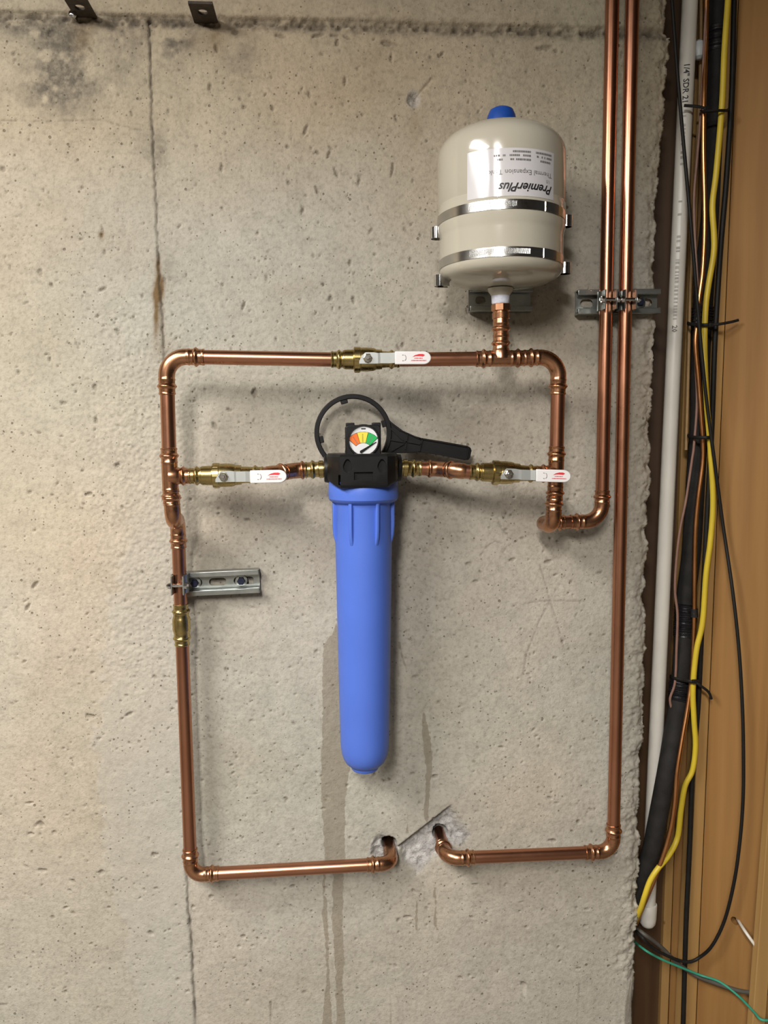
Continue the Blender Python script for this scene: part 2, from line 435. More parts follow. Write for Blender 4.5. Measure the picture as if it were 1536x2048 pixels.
MOLD = np.maximum(MOLD, np.exp(-((dj-6)/8)**2) * np.clip(1.2 - PX/900, 0.35, 1) * 0.9 * sstep(0.3, 0.6, nzm))
# smoother cement wash beside the joint line, low on the left
wl = np.interp(PY, [950, 1050, 1100, 1300, 1500, 1740, 1830, 1880, 1960, 2048], [290, 262, 240, 205, 190, 205, 232, 258, 262, 285])
WASH = sstep(-6, 12, PX - wl + (nzm - 0.5)*60) * (1 - sstep(-4, 6, PX - np.interp(PY, [p[1] for p in crack_path], [p[0] for p in crack_path]))) * sstep(950, 1150, PY)
H += WASH * 0.001
# chipped concrete round the two pipe holes
ax_, ay_, bx_, by_ = 796.0, 1693.0, 906.0, 1607.0
ln = math.hypot(bx_-ax_, by_-ay_)
s_in = ((PX-ax_)*(-(by_-ay_)) + (PY-ay_)*(bx_-ax_)) / ln        # >0 below/right of the broken edge
t_al = ((PX-ax_)*(bx_-ax_) + (PY-ay_)*(by_-ay_)) / ln
cn = fbm(PX*0.05, PY*0.05, 111, 5)
chipm = sstep(0, 3, s_in) * (1 - sstep(55, 82, s_in + (cn-0.5)*50)) * sstep(-22, 8, t_al + (cn-0.5)*30) * (1 - sstep(120, 142, t_al + s_in*0.15 + (cn-0.5)*30))
hole2 = blob(768, 1702, 30, 32) * sstep(0.18, 0.5, cn + 0.15)
CHIP = np.clip(chipm + 1.3*hole2*sstep(0.3, 0.45, hole2), 0, 1)
crag = (fbm(X*95, Z*95, 121, 4) - 0.5)
H -= chipm * (0.012 * (1 - sstep(0, 75, s_in)) + 0.004) - CHIP * crag * 0.010
H -= sstep(0.25, 0.8, hole2) * 0.009
for (hx, hy) in ((882, 1671), (779, 1690)):
    H -= 0.03 * (1 - sstep(12.5, 15.5, np.hypot(PX-hx, PY-hy)))
# snap-tie hole
tie = blob(827, 197, 13, 17)
H -= sstep(0.2, 0.7, tie) * 0.006 - tie * (fbm(X*120, Z*120, 131, 3) - 0.5) * 0.010
td = seg_dist([(832, 195), (848, 176), (864, 157)], PX, PY); H -= 0.003*np.exp(-(td/3)**2)
CHIP = np.maximum(CHIP, sstep(0.15, 0.5, tie)*0.6)
# faint scratches
SCR = np.zeros(PX.shape)
for path in ([(1080, 1130), (1092, 1170), (1100, 1200), (1113, 1240), (1127, 1295)], [(1130, 1150), (1100, 1200), (1075, 1250), (1053, 1310), (1046, 1350)], [(1025, 1211), (1080, 1202), (1168, 1202)],
             [(962, 1110), (975, 1092), (990, 1082), (1003, 1087)], [(1000, 1115), (1015, 1092), (1036, 1081)], [(998, 1044), (1004, 1058), (1012, 1068)], [(207, 240), (238, 250), (282, 260)], [(0, 241), (100, 242), (200, 239)]):
    SCR = np.maximum(SCR, np.exp(-(seg_dist(path, PX, PY)/1.8)**2))
SCR *= sstep(0.25, 0.5, fbm(PX*0.2, PY*0.2, 141, 2))
H -= SCR * 0.0008
# bug holes
PIT = np.zeros(PX.shape)
def pit(px, py, a, b, ang, dpt):
    c = P(px, py, 0)
    r = max(a, b) * 0.0009 * 2.2 + 0.004
    i0, i1 = np.searchsorted(zs, [c[2]-r, c[2]+r]); j0, j1 = np.searchsorted(xs, [c[0]-r-0.02, c[0]+r+0.02])
    if i1 <= i0 or j1 <= j0: return
    sl = (slice(i0, i1), slice(j0, j1))
    dx = PX[sl]-px; dy = PY[sl]-py; ca, sa = math.cos(ang), math.sin(ang)
    u = (dx*ca + dy*sa)/a; v = (-dx*sa + dy*ca)/b
    q = np.sqrt(u*u + v*v) + (vnoise(PX[sl]*0.35, PY[sl]*0.35, 151) - 0.5)*0.5
    g = 1 - sstep(0.55, 1.15, q)
    H[sl] -= g * dpt; PIT[sl] = np.maximum(PIT[sl], g)
for (px, py, a, b, an) in [(560, 71, 14, 4, 0.15), (636, 70, 16, 4, -0.25), (670, 70, 12, 3, 0.05), (693, 74, 9, 3, 0.4), (773, 85, 14, 6, 0.1), (790, 87, 9, 2.5, 0.1), (748, 78, 3, 3, 0), (674, 85, 5, 7, 0.2), (1090, 94, 20, 5, -0.1), (1113, 100, 5, 5, 1.0),
                            (102, 66, 8, 9, 0), (470, 65, 8, 6, 0), (245, 47, 4, 3, 0), (18, 48, 4, 3, 0), (28, 107, 5, 4, 0), (433, 97, 4, 10, -0.2), (165, 150, 3, 3, 0), (480, 198, 4, 4, 0), (420, 172, 4, 9, 0.2), (443, 335, 4, 9, 0.05), (6, 338, 6, 6, 0), (164, 375, 4, 4, 0),
                            (883, 108, 9, 3, -0.7), (611, 260, 4, 12, 0.35), (690, 162, 3, 13, 0.1), (619, 190, 3, 8, -0.1), (545, 216, 4, 6, 0), (520, 230, 3, 4, 0), (575, 293, 5, 5, 0), (658, 308, 4, 9, 0.4), (672, 345, 4, 11, -0.4), (718, 362, 3, 12, 0.15), (786, 335, 3, 13, 0.1), (634, 380, 4, 10, -0.3), (605, 420, 4, 8, 0.3), (577, 365, 5, 5, 0), (854, 281, 3, 3, 0), (793, 238, 3, 6, -0.5), (783, 115, 3, 10, 0.1),
                            (203, 470, 4, 5, 0), (162, 478, 4, 3, 0), (515, 466, 3, 5, 0.3), (532, 517, 3, 3, 0), (487, 612, 3, 10, 0.4), (700, 525, 4, 7, 0.1), (707, 600, 4, 9, -0.2), (661, 597, 5, 7, 0.2), (806, 690, 4, 6, 0.3), (750, 508, 4, 4, 0),
                            (429, 852, 5, 8, -0.5), (458, 820, 6, 3, 0.4), (510, 786, 7, 10, 0), (764, 800, 4, 4, 0), (495, 1040, 6, 3, 0.1), (437, 1028, 4, 3, 0), (850, 1007, 6, 3, 0.1), (938, 1128, 7, 4, 0.1), (1097, 1124, 10, 4, -0.1), (952, 1163, 6, 2.5, 0), (820, 1280, 5, 2, 0.2), (1110, 1316, 5, 2, 0.2), (1057, 1348, 5, 2, 0.2), (1003, 1495, 7, 2, 0), (1100, 1596, 5, 3, 0.4), (826, 1549, 5, 3, 0), (871, 1554, 6, 4, -0.2), (877, 1405, 3, 3, 0), (1157, 1644, 4, 4, 0.5),
                            (180, 1432, 10, 4, 0.2), (258, 1428, 9, 3, -0.4), (310, 1354, 5, 5, 0), (58, 1606, 10, 2.5, -0.1), (80, 1648, 8, 7, 0), (63, 1668, 7, 3, 0), (108, 1665, 5, 4, 0), (309, 1709, 7, 5, 0), (203, 1745, 5, 6, 0.6), (85, 1741, 10, 3, 0.1), (146, 1763, 7, 3, 0.5), (302, 1865, 6, 4, 0.5), (105, 1835, 4, 4, 0), (147, 1827, 5, 3, 0.5), (132, 1815, 8, 2, -0.2), (422, 1794, 5, 4, 0), (486, 1874, 6, 4, 0), (478, 1893, 4, 3, 0), (585, 1774, 6, 4, 0), (950, 1770, 6, 2, 0), (978, 1770, 3, 2, 1), (1053, 1855, 4, 3, 0), (1048, 1970, 7, 4, 0.4), (828, 1783, 7, 2.5, 0.5), (815, 1835, 9, 3, 0), (1105, 1682, 9, 3, 0.1), (1172, 1853, 5, 3, 0.3),
                            (235, 930, 6, 4, 0), (60, 985, 5, 4, 0), (178, 988, 7, 4, 0), (103, 570, 4, 6, -0.5), (205, 578, 9, 4, -0.5), (195, 632, 5, 3, -0.6), (190, 775, 5, 8, -0.2), (37, 745, 4, 5, 0.4), (126, 806, 7, 5, 0), (192, 840, 4, 8, 0), (258, 710, 4, 4, 0), (45, 868, 5, 3, 1.0), (70, 1170, 4, 10, 0.7), (55, 1215, 4, 9, 0.5)]:
    pit(px, py, a, b, an, 0.0035 if max(a, b) > 5 else 0.0025)
for i in range(1500):
    px = random.uniform(0, 1300); py = random.uniform(80, 2048)
    if 640 < px < 800 and 900 < py < 1540: continue
    k = random.random()
    b = random.uniform(1.5, 2.3) if k < 0.88 else random.uniform(2.3, 3.6)
    a = b * random.choice([1, 1, 1.2, 1.5, 2.4])
    an = random.gauss(math.pi/2, 0.5) if py < 700 else random.gauss(0, 0.7)
    pit(px, py, a, b, an, random.uniform(0.0012, 0.0030))

co = np.stack([X, -H, Z], -1).reshape(-1, 3)
nv = co.shape[0]
idx = np.arange(nv).reshape(NZ, NX)
quads = np.stack([idx[:-1, :-1], idx[:-1, 1:], idx[1:, 1:], idx[1:, :-1]], -1).reshape(-1, 4)
# return face at the broken end and plain back
ends = []; eidx = [idx[:, -1]]
for k, dy in enumerate((0.012, 0.035, 0.08, 0.16, 0.25)):
    jx = (fbm(zs*90, zs*0 + k*3.7, 161 + k, 3) - 0.5) * 0.012 - 0.003
    ends.append(np.stack([xe + jx, np.full(NZ, dy), zs], -1)); eidx.append(nv + k*NZ + np.arange(NZ))
co = np.concatenate([co] + ends)
for a, b in zip(eidx[:-1], eidx[1:]):
    quads = np.concatenate([quads, np.stack([a[:-1], b[:-1], b[1:], a[1:]], -1)])
nv = len(co)
bk = np.array([[-3.0, 0.25, 0.0], [-3.0, 0.25, zs[-1]]]); co = np.concatenate([co, bk])
me = bpy.data.meshes.new('wall_back')
me.vertices.add(len(co)); me.vertices.foreach_set('co', co.astype(np.float32).ravel())
nq = len(quads)
me.loops.add(nq*4); me.loops.foreach_set('vertex_index', quads.astype(np.int32).ravel())
me.polygons.add(nq); me.polygons.foreach_set('loop_start', np.arange(0, nq*4, 4, dtype=np.int32)); me.polygons.foreach_set('loop_total', np.full(nq, 4, np.int32))
me.update(calc_edges=True); me.shade_smooth()
def attr(nm, arr, pad=0.0):
    a = me.attributes.new(nm, 'FLOAT', 'POINT')
    full = np.full(len(co), pad, np.float32); full[:arr.size] = arr.ravel(); a.data.foreach_set('value', full)
attr('wet', np.clip(WET, -20, 20), -20); attr('rust', RUST); attr('mold', MOLD); attr('crack', np.clip(CRACK + JOINT*0.8 + SCR*0.35, 0, 1)); attr('wash', WASH); attr('chip', CHIP); attr('pit', PIT)
attr('warm_bounce', np.clip(0.05 + 0.95*np.maximum(1 - sstep(100, 560, PY), 0.42*(1 - sstep(60, 400, PX))) + (fbm(X*3, Z*3, 171, 3)-0.5)*0.9, 0, 1))  # warm bounce light at top and left put into the colour, plus random tone
wall = bpy.data.objects.new('wall_back', me); COL.objects.link(wall); wall['kind'] = 'structure'
wall['label'] = 'poured concrete basement wall with pits, stains and a crumbling right end'

m, nt, b = newmat('concrete')
tc = N(nt, 'ShaderNodeTexCoord'); OB = tc.outputs['Object']
def noise(scale, detail=4, rough=0.5, dist=0.0):
    n = N(nt, 'ShaderNodeTexNoise'); n.inputs['Scale'].default_value = scale; n.inputs['Detail'].default_value = detail; n.inputs['Roughness'].default_value = rough; n.inputs['Distortion'].default_value = dist
    L(nt, OB, n.inputs['Vector']); return n
def ramp(src, stops):
    r = N(nt, 'ShaderNodeValToRGB'); e = r.color_ramp.elements
    while len(e) < len(stops): e.new(0.5)
    for q, (p, c) in zip(e, stops): q.position = p; q.color = (*c, 1)
    L(nt, src, r.inputs[0]); return r.outputs[0]
def mix(fac, a, bcol, mode='MIX'):
    x = N(nt, 'ShaderNodeMix', data_type='RGBA', blend_type=mode)
    if isinstance(fac, float): x.inputs['Factor'].default_value = fac
    else: L(nt, fac, x.inputs['Factor'])
    L(nt, a, x.inputs['A'])
    if isinstance(bcol, tuple): x.inputs['B'].default_value = (*bcol, 1)
    else: L(nt, bcol, x.inputs['B'])
    return x.outputs['Result']
def mrange(src, a, b_, c, d, smooth=False):
    r = N(nt, 'ShaderNodeMapRange'); r.inputs['From Min'].default_value = a; r.inputs['From Max'].default_value = b_; r.inputs['To Min'].default_value = c; r.inputs['To Max'].default_value = d
    if smooth: r.interpolation_type = 'SMOOTHSTEP'
    L(nt, src, r.inputs['Value']); return r.outputs[0]
def math_(op, a, b_):
    q = N(nt, 'ShaderNodeMath', operation=op)
    for i, v in enumerate((a, b_)):
        if isinstance(v, (int, float)): q.inputs[i].default_value = v
        else: L(nt, v, q.inputs[i])
    return q.outputs[0]
def att(nm):
    a = N(nt, 'ShaderNodeAttribute'); a.attribute_name = nm; return a.outputs['Fac']
base = ramp(noise(3.2, 4, 0.55).outputs['Fac'], [(0.30, (0.405, 0.366, 0.305)), (0.5, (0.440, 0.408, 0.350)), (0.68, (0.475, 0.440, 0.378))])
tint = ramp(noise(1.7, 3).outputs['Fac'], [(0.35, (0.97, 1.0, 1.0)), (0.5, (1, 1, 1)), (0.65, (1.03, 0.985, 0.955))])
c = mix(1.0, base, tint, 'MULTIPLY')
c = mix(att('warm_bounce'), c, mix(1.0, c, (1.0, 0.925, 0.80), 'MULTIPLY'))
fine = ramp(noise(140, 3, 0.65).outputs['Fac'], [(0.32, (0.80, 0.79, 0.78)), (0.5, (1, 1, 1)), (0.72, (1.09, 1.09, 1.09))])
c = mix(0.95, c, fine, 'MULTIPLY')
med = ramp(noise(28, 3, 0.6).outputs['Fac'], [(0.32, (0.87, 0.87, 0.87)), (0.6, (1.03, 1.03, 1.03))])
c = mix(0.7, c, med, 'MULTIPLY')
c = mix(math_('MULTIPLY', att('wash'), 0.38), c, (0.445, 0.420, 0.372))
# sand grains / small bug holes, inner shade and dirt painted dark
dens = noise(9, 2).outputs['Fac']
def dots(scale, lo, rmax, soft):
    vo = N(nt, 'ShaderNodeTexVoronoi'); vo.inputs['Scale'].default_value = scale; L(nt, OB, vo.inputs['Vector'])
    sep = N(nt, 'ShaderNodeSeparateColor'); L(nt, vo.outputs['Color'], sep.inputs[0])
    sel = math_('ADD', sep.outputs[0], mrange(dens, 0.3, 0.7, -0.22, 0.12))
    rad = mrange(sel, lo, 1.0, 0.0, rmax)
    return mrange(math_('SUBTRACT', rad, vo.outputs['Distance']), -soft, soft, 0.0, 1.0, True)
big = dots(70, 0.56, 0.17, 0.025)
small = math_('MAXIMUM', big, dots(150, 0.52, 0.25, 0.05))
c = mix(math_('MULTIPLY', small, 0.72), c, (0.125, 0.10, 0.072))
c = mix(math_('MULTIPLY', att('pit'), 0.5), c, (0.14, 0.115, 0.085))  # larger pits: shade and dirt inside them mixed into the colour
chn = ramp(noise(70, 4, 0.75).outputs['Fac'], [(0.3, (0.25, 0.235, 0.225)), (0.5, (0.42, 0.40, 0.385)), (0.7, (0.58, 0.56, 0.54))])
c = mix(att('chip'), c, chn)
mo = math_('MULTIPLY', att('mold'), mrange(noise(60, 4, 0.7).outputs['Fac'], 0.35, 0.6, 0.45, 1.0))
c = mix(math_('MULTIPLY', mo, 0.86), c, (0.105, 0.092, 0.075))
c = mix(math_('MULTIPLY', att('rust'), 0.9), c, (0.145, 0.080, 0.022))
wetm = mrange(math_('ADD', att('wet'), mrange(noise(90, 1).outputs['Fac'], 0.3, 0.7, -1.6, 1.6)), -0.8, 1.2, 0.0, 1.0, True)
c = mix(math_('MULTIPLY', wetm, 0.62), c, (0.215, 0.178, 0.125))
c = mix(att('crack'), c, (0.060, 0.046, 0.034))
L(nt, c, b.inputs['Base Color'])
b.inputs['Specular IOR Level'].default_value = 0.25
L(nt, mrange(wetm, 0, 1, 0.88, 0.6), b.inputs['Roughness'])
hh = math_('ADD', math_('MULTIPLY', noise(330, 2, 0.7).outputs['Fac'], 0.5), math_('MULTIPLY', noise(80, 2, 0.6).outputs['Fac'], 0.8))
hh = math_('SUBTRACT', hh, math_('MULTIPLY', big, 1.2))
hh = math_('ADD', hh, math_('MULTIPLY', math_('MULTIPLY', att('chip'), noise(120, 3, 0.8).outputs['Fac']), 3.0))
bp = N(nt, 'ShaderNodeBump'); bp.inputs['Strength'].default_value = 0.6; bp.inputs['Distance'].default_value = 0.0022
L(nt, hh, bp.inputs['Height']); L(nt, bp.outputs[0], b.inputs['Normal'])
me.materials.append(m); CONC = m

# ------------------------------------------------------------------ rest of the room
def slab(name, c, s, mat, label):
    o = mk(name, [box(c, *s)], mat, kind='structure', label=label, flatshade=True); return o
slab('floor', (-0.4, -2.1, -0.05), (5.6, 4.9, 0.1), FLOORM, 'grey concrete basement floor')
slab('ceiling', (-0.4, -2.1, CEIL + 0.07), (5.6, 4.9, 0.1), WOODC, 'dark unfinished wooden basement ceiling')
slab('wall_left', (-3.05, -2.1, CEIL/2), (0.1, 4.7, CEIL + 0.04), PAINT, 'painted left basement wall')
slab('wall_front', (-0.4, -4.5, CEIL/2), (5.2, 0.1, CEIL + 0.04), PAINT, 'painted wall behind the viewer')

# wooden partition beyond the concrete
wr = thing('wall_right', 'unfinished wooden partition of studs and boards right of the concrete', None, P(1440, 2048, -0.05) * [1, 1, 0], kind='structure')
PLANE = {}
def board(name, px_top, px_bot, d0, d1, thick, mat, y0=-140, y1=2400):
    """Board: (left,right) pixels at top and bottom, depth d0 on its left edge, d1 on its right edge."""
    f = [P(px_top[0], 0, d0), P(px_top[1], 0, d1), P(px_bot[1], 2048, d1), P(px_bot[0], 2048, d0)]
    up0 = (f[0]-f[3])/(f[0][2]-f[3][2]); up1 = (f[1]-f[2])/(f[1][2]-f[2][2])
    f = [f[0] + up0*(CEIL-f[0][2]), f[1] + up1*(CEIL-f[1][2]), f[2] - up1*f[2][2], f[3] - up0*f[3][2]]
    nrm = unit(np.cross(f[1]-f[0], f[3]-f[0])); nrm = nrm if nrm[1] > 0 else -nrm
    PLANE[name] = (f[0], nrm)
    return mk(name, [hull_quad(f, [p + nrm*thick for p in f])], mat, wr, bevel=0.0015)
board('backing_board', (1190, 1480), (1120, 1440), -0.17, -0.17, 0.02, WOODD)
board('stud', (1396, 1411), (1320, 1336), -0.10, -0.10, 0.05, WOODL)
board('stud', (1411, 1470), (1336, 1372), -0.105, -0.08, 0.03, WOOD)
board('stud', (1290, 1396), (1236, 1320), -0.135, -0.11, 0.02, WOODD)
board('stud', (1467, 1477), (1368, 1392), -0.03, -0.03, 0.04, WOODL)
pb = board('board', (1477, 1700), (1392, 1545), -0.030, 0.085, 0.025, WOOD)
board('stud', (1662, 1690), (1505, 1531), 0.10, 0.10, 0.018, WOODL)
board('insulation_batt', (1680, 1900), (1528, 1700), 0.06, 0.06, 0.05, INSUL)
_q, _n = PLANE['board']
_v = P(1474, 1832, 0.0) - CAM
HOLE = CAM + _v * float((_q - CAM) @ _n) / float(_v @ _n)
cut(pb, [lathe(HOLE, _n, [(-0.03, 0.0075), (0.05, 0.0075)], 20)])

# ------------------------------------------------------------------ pipe fittings
RP = 0.01115                                     # copper pipe radius (3/4 inch)
DL, DS, DF = 0.115, 0.045, 0.088                 # distance from wall: loop, clamped pipes, filter ports
END = [(0.0, 0.0122), (0.0008, 0.0129), (0.003, 0.0129), (0.004, 0.0122), (0.0085, 0.0123), (0.010, 0.0136), (0.0115, 0.0146), (0.0135, 0.0146), (0.015, 0.0136), (0.0165, 0.0124), (0.021, 0.0125), (0.0218, 0.0130), (0.0235, 0.0130), (0.0243, 0.0125), (0.027, 0.0125)]
def press_end(p_open, direction):
    """Profile points from the open end inward along direction."""
    d = unit(direction)
    return [np.asarray(p_open) + d*t for t, r in END], [r for t, r in END]
SMOOTH_END = [(0.0, 0.0118), (0.0006, 0.0126), (0.012, 0.0126)]

def pipe(parent, a, b_, name='pipe', mat=None, r=RP):
    a = np.asarray(a); b_ = np.asarray(b_); k = 12
    return mk(name, [sweep([a + (b_-a)*i/k for i in range(k+1)], r, 28)], mat or COPPER, parent)
def bead(parent, c, d, mat=None, r=0.0149):
    d = unit(d); c = np.asarray(c)
    return mk('press_bead', [lathe(c - d*0.0030, d, [(0, 0.0124), (0.0008, 0.0138), (0.002, r), (0.003, r+0.0003), (0.004, r), (0.0052, 0.0138), (0.006, 0.0124)], 28)], mat or COPFIT, parent)
def elbow(parent, c, d1, d2, R=0.026, L1=0.027, L2=0.027, e1=True, e2=True, mat=None):
    """Ninety-degree press elbow with its corner at c and its mouths along d1 and d2."""
    d1 = unit(d1); d2 = unit(d2); c = np.asarray(c, float)
    cosang = d1 @ d2; tl = R * math.tan((math.pi - math.acos(np.clip(cosang, -1, 1))) / 2)
    pts = []; rad = []
    prof1 = END if e1 else [(0, 0.0126), (L1, 0.0126)]; prof2 = END if e2 else [(0, 0.0126), (L2, 0.0126)]
    s1 = L1/prof1[-1][0] if e1 else 1; s2 = L2/prof2[-1][0] if e2 else 1
    for t, r in prof1: pts.append(c + d1*(tl + L1 - t*s1)); rad.append(r)
    a0 = c + d1*tl; a1 = c + d2*tl
    n = 12
    ctr = c + unit(d1 + d2) * math.hypot(R, tl)
    for i in range(1, n):
        ang = i / n
        v0 = a0-ctr; v1 = a1-ctr; om = math.acos(np.clip(unit(v0) @ unit(v1), -1, 1))
        v = (math.sin((1-ang)*om)*v0 + math.sin(ang*om)*v1)/math.sin(om)
        pts.append(ctr + v); rad.append(0.0126)
    for t, r in reversed(prof2): pts.append(c + d2*(tl + L2 - t*s2)); rad.append(r)
    o = mk('elbow', [sweep(pts, rad, 28)], mat or COPFIT, parent)
    if e1: bead(o, c + d1*(tl + L1 - 0.0125*s1), d1, mat)
    if e2: bead(o, c + d2*(tl + L2 - 0.0125*s2), d2, mat)
    return o
def tee(parent, c, d, br, half=0.037, brl=0.036, mat=None):
    d = unit(d); br = unit(br); c = np.asarray(c, float)
    pts = []; rad = []
    for t, r in END: pts.append(c - d*(half - t)); rad.append(r)
    for t, r in reversed(END): pts.append(c + d*(half - t)); rad.append(r)
    p2 = [c, c + br*0.0117, c + br*0.0135, c + br*0.016]; r2 = [0.0150, 0.0146, 0.0134, 0.0126]
    for t, r in reversed(END):
        if brl - t > 0.0165: p2.append(c + br*(brl - t)); r2.append(r)
    o = mk('tee', [sweep(pts, rad, 28), sweep(p2, r2, 28)], mat or COPFIT, parent)
    bead(o, c - d*(half-0.0125), d, mat); bead(o, c + d*(half-0.0125), d, mat); bead(o, c + br*(brl-0.0125), br, mat)
    return o

# ---- left (inlet) pipework: wall hole - bottom run - riser - tee - top corner - bypass valve
A_hole = P(783, 1727, DS); A_cor = P(382, 1750, DS); A_mid = P(355, 1036, DS)
A_up = P(346.5, 1045, DL); A_tee = P(340, 952, DL); A_top = P(332, 713, DL); A_val = P(662, 719, DL)
t_in = thing('copper_inlet_pipework', 'copper pipework climbing the left side from the chipped hole to the top lever valve', 'pipework', A_cor)
dn = np.array([0, 1.0, 0])
elbow(t_in, A_hole, A_cor - A_hole, dn, R=0.020, L1=0.024, L2=0.02, e2=False)
pipe(t_in, A_hole + dn*0.035, A_hole + dn*0.075)
pipe(t_in, A_cor + unit(A_hole-A_cor)*0.035, A_hole + unit(A_cor-A_hole)*0.03)
elbow(t_in, A_cor, A_hole - A_cor, A_mid - A_cor, R=0.022, L1=0.026, L2=0.026)
upd = unit(A_mid - A_cor)
pipe(t_in, A_cor + upd*0.035, A_mid - upd*0.035)
zc = lambda py: A_cor + upd * ((P(0, py, DS)[2] - A_cor[2]) / upd[2])
# brass coupling
c0, c1 = P(365, 1300, DS), P(362, 1216, DS)
c0 = zc(1301); c1 = zc(1217); cl = np.linalg.norm(c1-c0); cdv = unit(c1-c0)
prof = [(t, r) for t, r in END if t < 0.0165] + [(0.020, 0.0128), (0.024, 0.0142), (0.028, 0.0150)]
prof = prof + [(cl - t, r) for t, r in reversed(prof)]
bc = mk('coupling', [lathe(c0, cdv, prof, 28)], BRASS, t_in, label='brass press coupling')
bead(bc, c0 + cdv*0.0125, cdv, BRASS); bead(bc, c1 - cdv*0.0125, cdv, BRASS)
jog = unit(A_up - A_mid); jl = np.linalg.norm(A_up - A_mid)
elbow(t_in, A_mid, A_cor - A_mid, jog, R=0.024, L1=0.027, L2=max(jl/2 - 0.024, 0.004), e2=False)
elbow(t_in, A_up, A_tee - A_up, -jog, R=0.024, L1=0.027, L2=max(jl/2 - 0.024, 0.004), e2=False)
ud2 = unit(A_top - A_up)
pipe(t_in, A_up + ud2*0.03, A_tee - ud2*0.02); pipe(t_in, A_tee + ud2*0.02, A_top - ud2*0.035)
xd = unit(P(900, 950, DL) - P(340, 952.5, DL))
tee(t_in, A_tee, ud2, xd, half=0.044, brl=0.033)
td2 = unit(A_val - A_top)
elbow(t_in, A_top, A_tee - A_top, td2, R=0.030, L1=0.028, L2=0.028)
pipe(t_in, A_top + td2*0.035, A_val + td2*0.012)

# ---- right (outlet) pipework: bypass valve - tank tee - right corner - right tee - offset - riser
B_val = P(799, 719, DL); B_tt = P(1001.5, 717, DL); B_cor = P(1118, 714, DL); B_tee = P(1111.5, 947, DL); B_up = P(1106.5, 1054, DL)
B_lo = P(1081, 1045, DS + 0.004); B_c2 = P(1203, 1043, DS); B_top = P(1224.5, 0, DS)
t_out = thing('copper_outlet_pipework', 'copper pipework under the cream tank, running down then up as the left riser', 'pipework', B_up)
hd = unit(B_tt - B_val); hd2 = unit(B_cor - B_tt)
pipe(t_out, B_val - hd*0.012, B_tt - hd*0.02)
tup = np.array([0, 0, 1.0])
tee(t_out, B_tt, unit(B_cor - B_val), tup, half=0.040, brl=0.036)
pipe(t_out, B_tt + hd2*0.02, B_cor - hd2*0.035)
vd = unit(B_up - B_cor)
elbow(t_out, B_cor, -hd2, vd, R=0.030, L1=0.026, L2=0.028)
pipe(t_out, B_cor + vd*0.035, B_tee - vd*0.02)
tee(t_out, B_tee, vd, -xd, half=0.044, brl=0.033)
pipe(t_out, B_tee + vd*0.02, B_up - vd*0.03)
jog = unit(B_lo - B_up); jl = np.linalg.norm(B_lo - B_up)
elbow(t_out, B_up, -vd, jog, R=0.024, L1=0.027, L2=max(jl/2 - 0.024, 0.004), e2=False)
elbow(t_out, B_lo, B_c2 - B_lo, -jog, R=0.022, L1=0.020, L2=max(jl/2 - 0.022, 0.004), e2=False)
rd_ = unit(B_c2 - B_lo)
pipe(t_out, B_lo + rd_*0.03, B_c2 - rd_*0.035)
ru = unit(B_top - B_c2)
elbow(t_out, B_c2, -rd_, ru, R=0.030, L1=0.026, L2=0.024)
pipe(t_out, B_c2 + ru*0.035, B_c2 + ru*((CEIL + 0.02 - B_c2[2])/ru[2]))
# press adapter between tee and tank
ad0 = B_tt + tup*0.024
z_n = P(1001, 607, DL)[2]
adl = z_n - ad0[2]
pr = [(0, RP), (adl*0.16, RP), (adl*0.161, 0.0122)]
hb = adl*0.16
for t, r in END[1:12]: pr.append((hb + t*0.95, r))
pr += [(adl-0.024, 0.0125), (adl-0.0235, 0.0136), (adl-0.015, 0.0140), (adl-0.0145, 0.0128), (adl-0.0125, 0.0128)]
fa = mk('female_adapter', [lathe(ad0, tup, pr, 28)], COPFIT, t_out)
mk('hex_collar', [lathe(ad0 + tup*(adl-0.0125), tup, [(0, 0.0140), (0.001, 0.0155), (0.0105, 0.0155), (0.0115, 0.0142)], 8)], COPFIT, fa, sharp=20)
bead(fa, ad0 + tup*(hb + 0.0120), tup)

# ---- return pipe at far right
C_top = P(1264.5, 0, DS); C_cor = P(1226, 1703, DS); C_el = P(893, 1717, DS + 0.008)
t_ret = thing('copper_return_pipe', 'rightmost long copper riser ending in the low run to the chipped hole', 'pipework', C_cor)
cu_ = unit(C_top - C_cor); ch = unit(C_el - C_cor)
pipe(t_ret, C_cor + cu_*0.03, C_cor + cu_*((CEIL + 0.02 - C_cor[2])/cu_[2]))
elbow(t_ret, C_cor, cu_, ch, R=0.026, L1=0.026, L2=0.026)
pipe(t_ret, C_cor + ch*0.035, C_el - ch*0.03)
elbow(t_ret, C_el, -ch, unit(np.array([-0.02, 1.0, 0.0])), R=0.024, L1=0.026, L2=0.022)
pipe(t_ret, C_el + dn*0.03, C_el + dn*0.095)

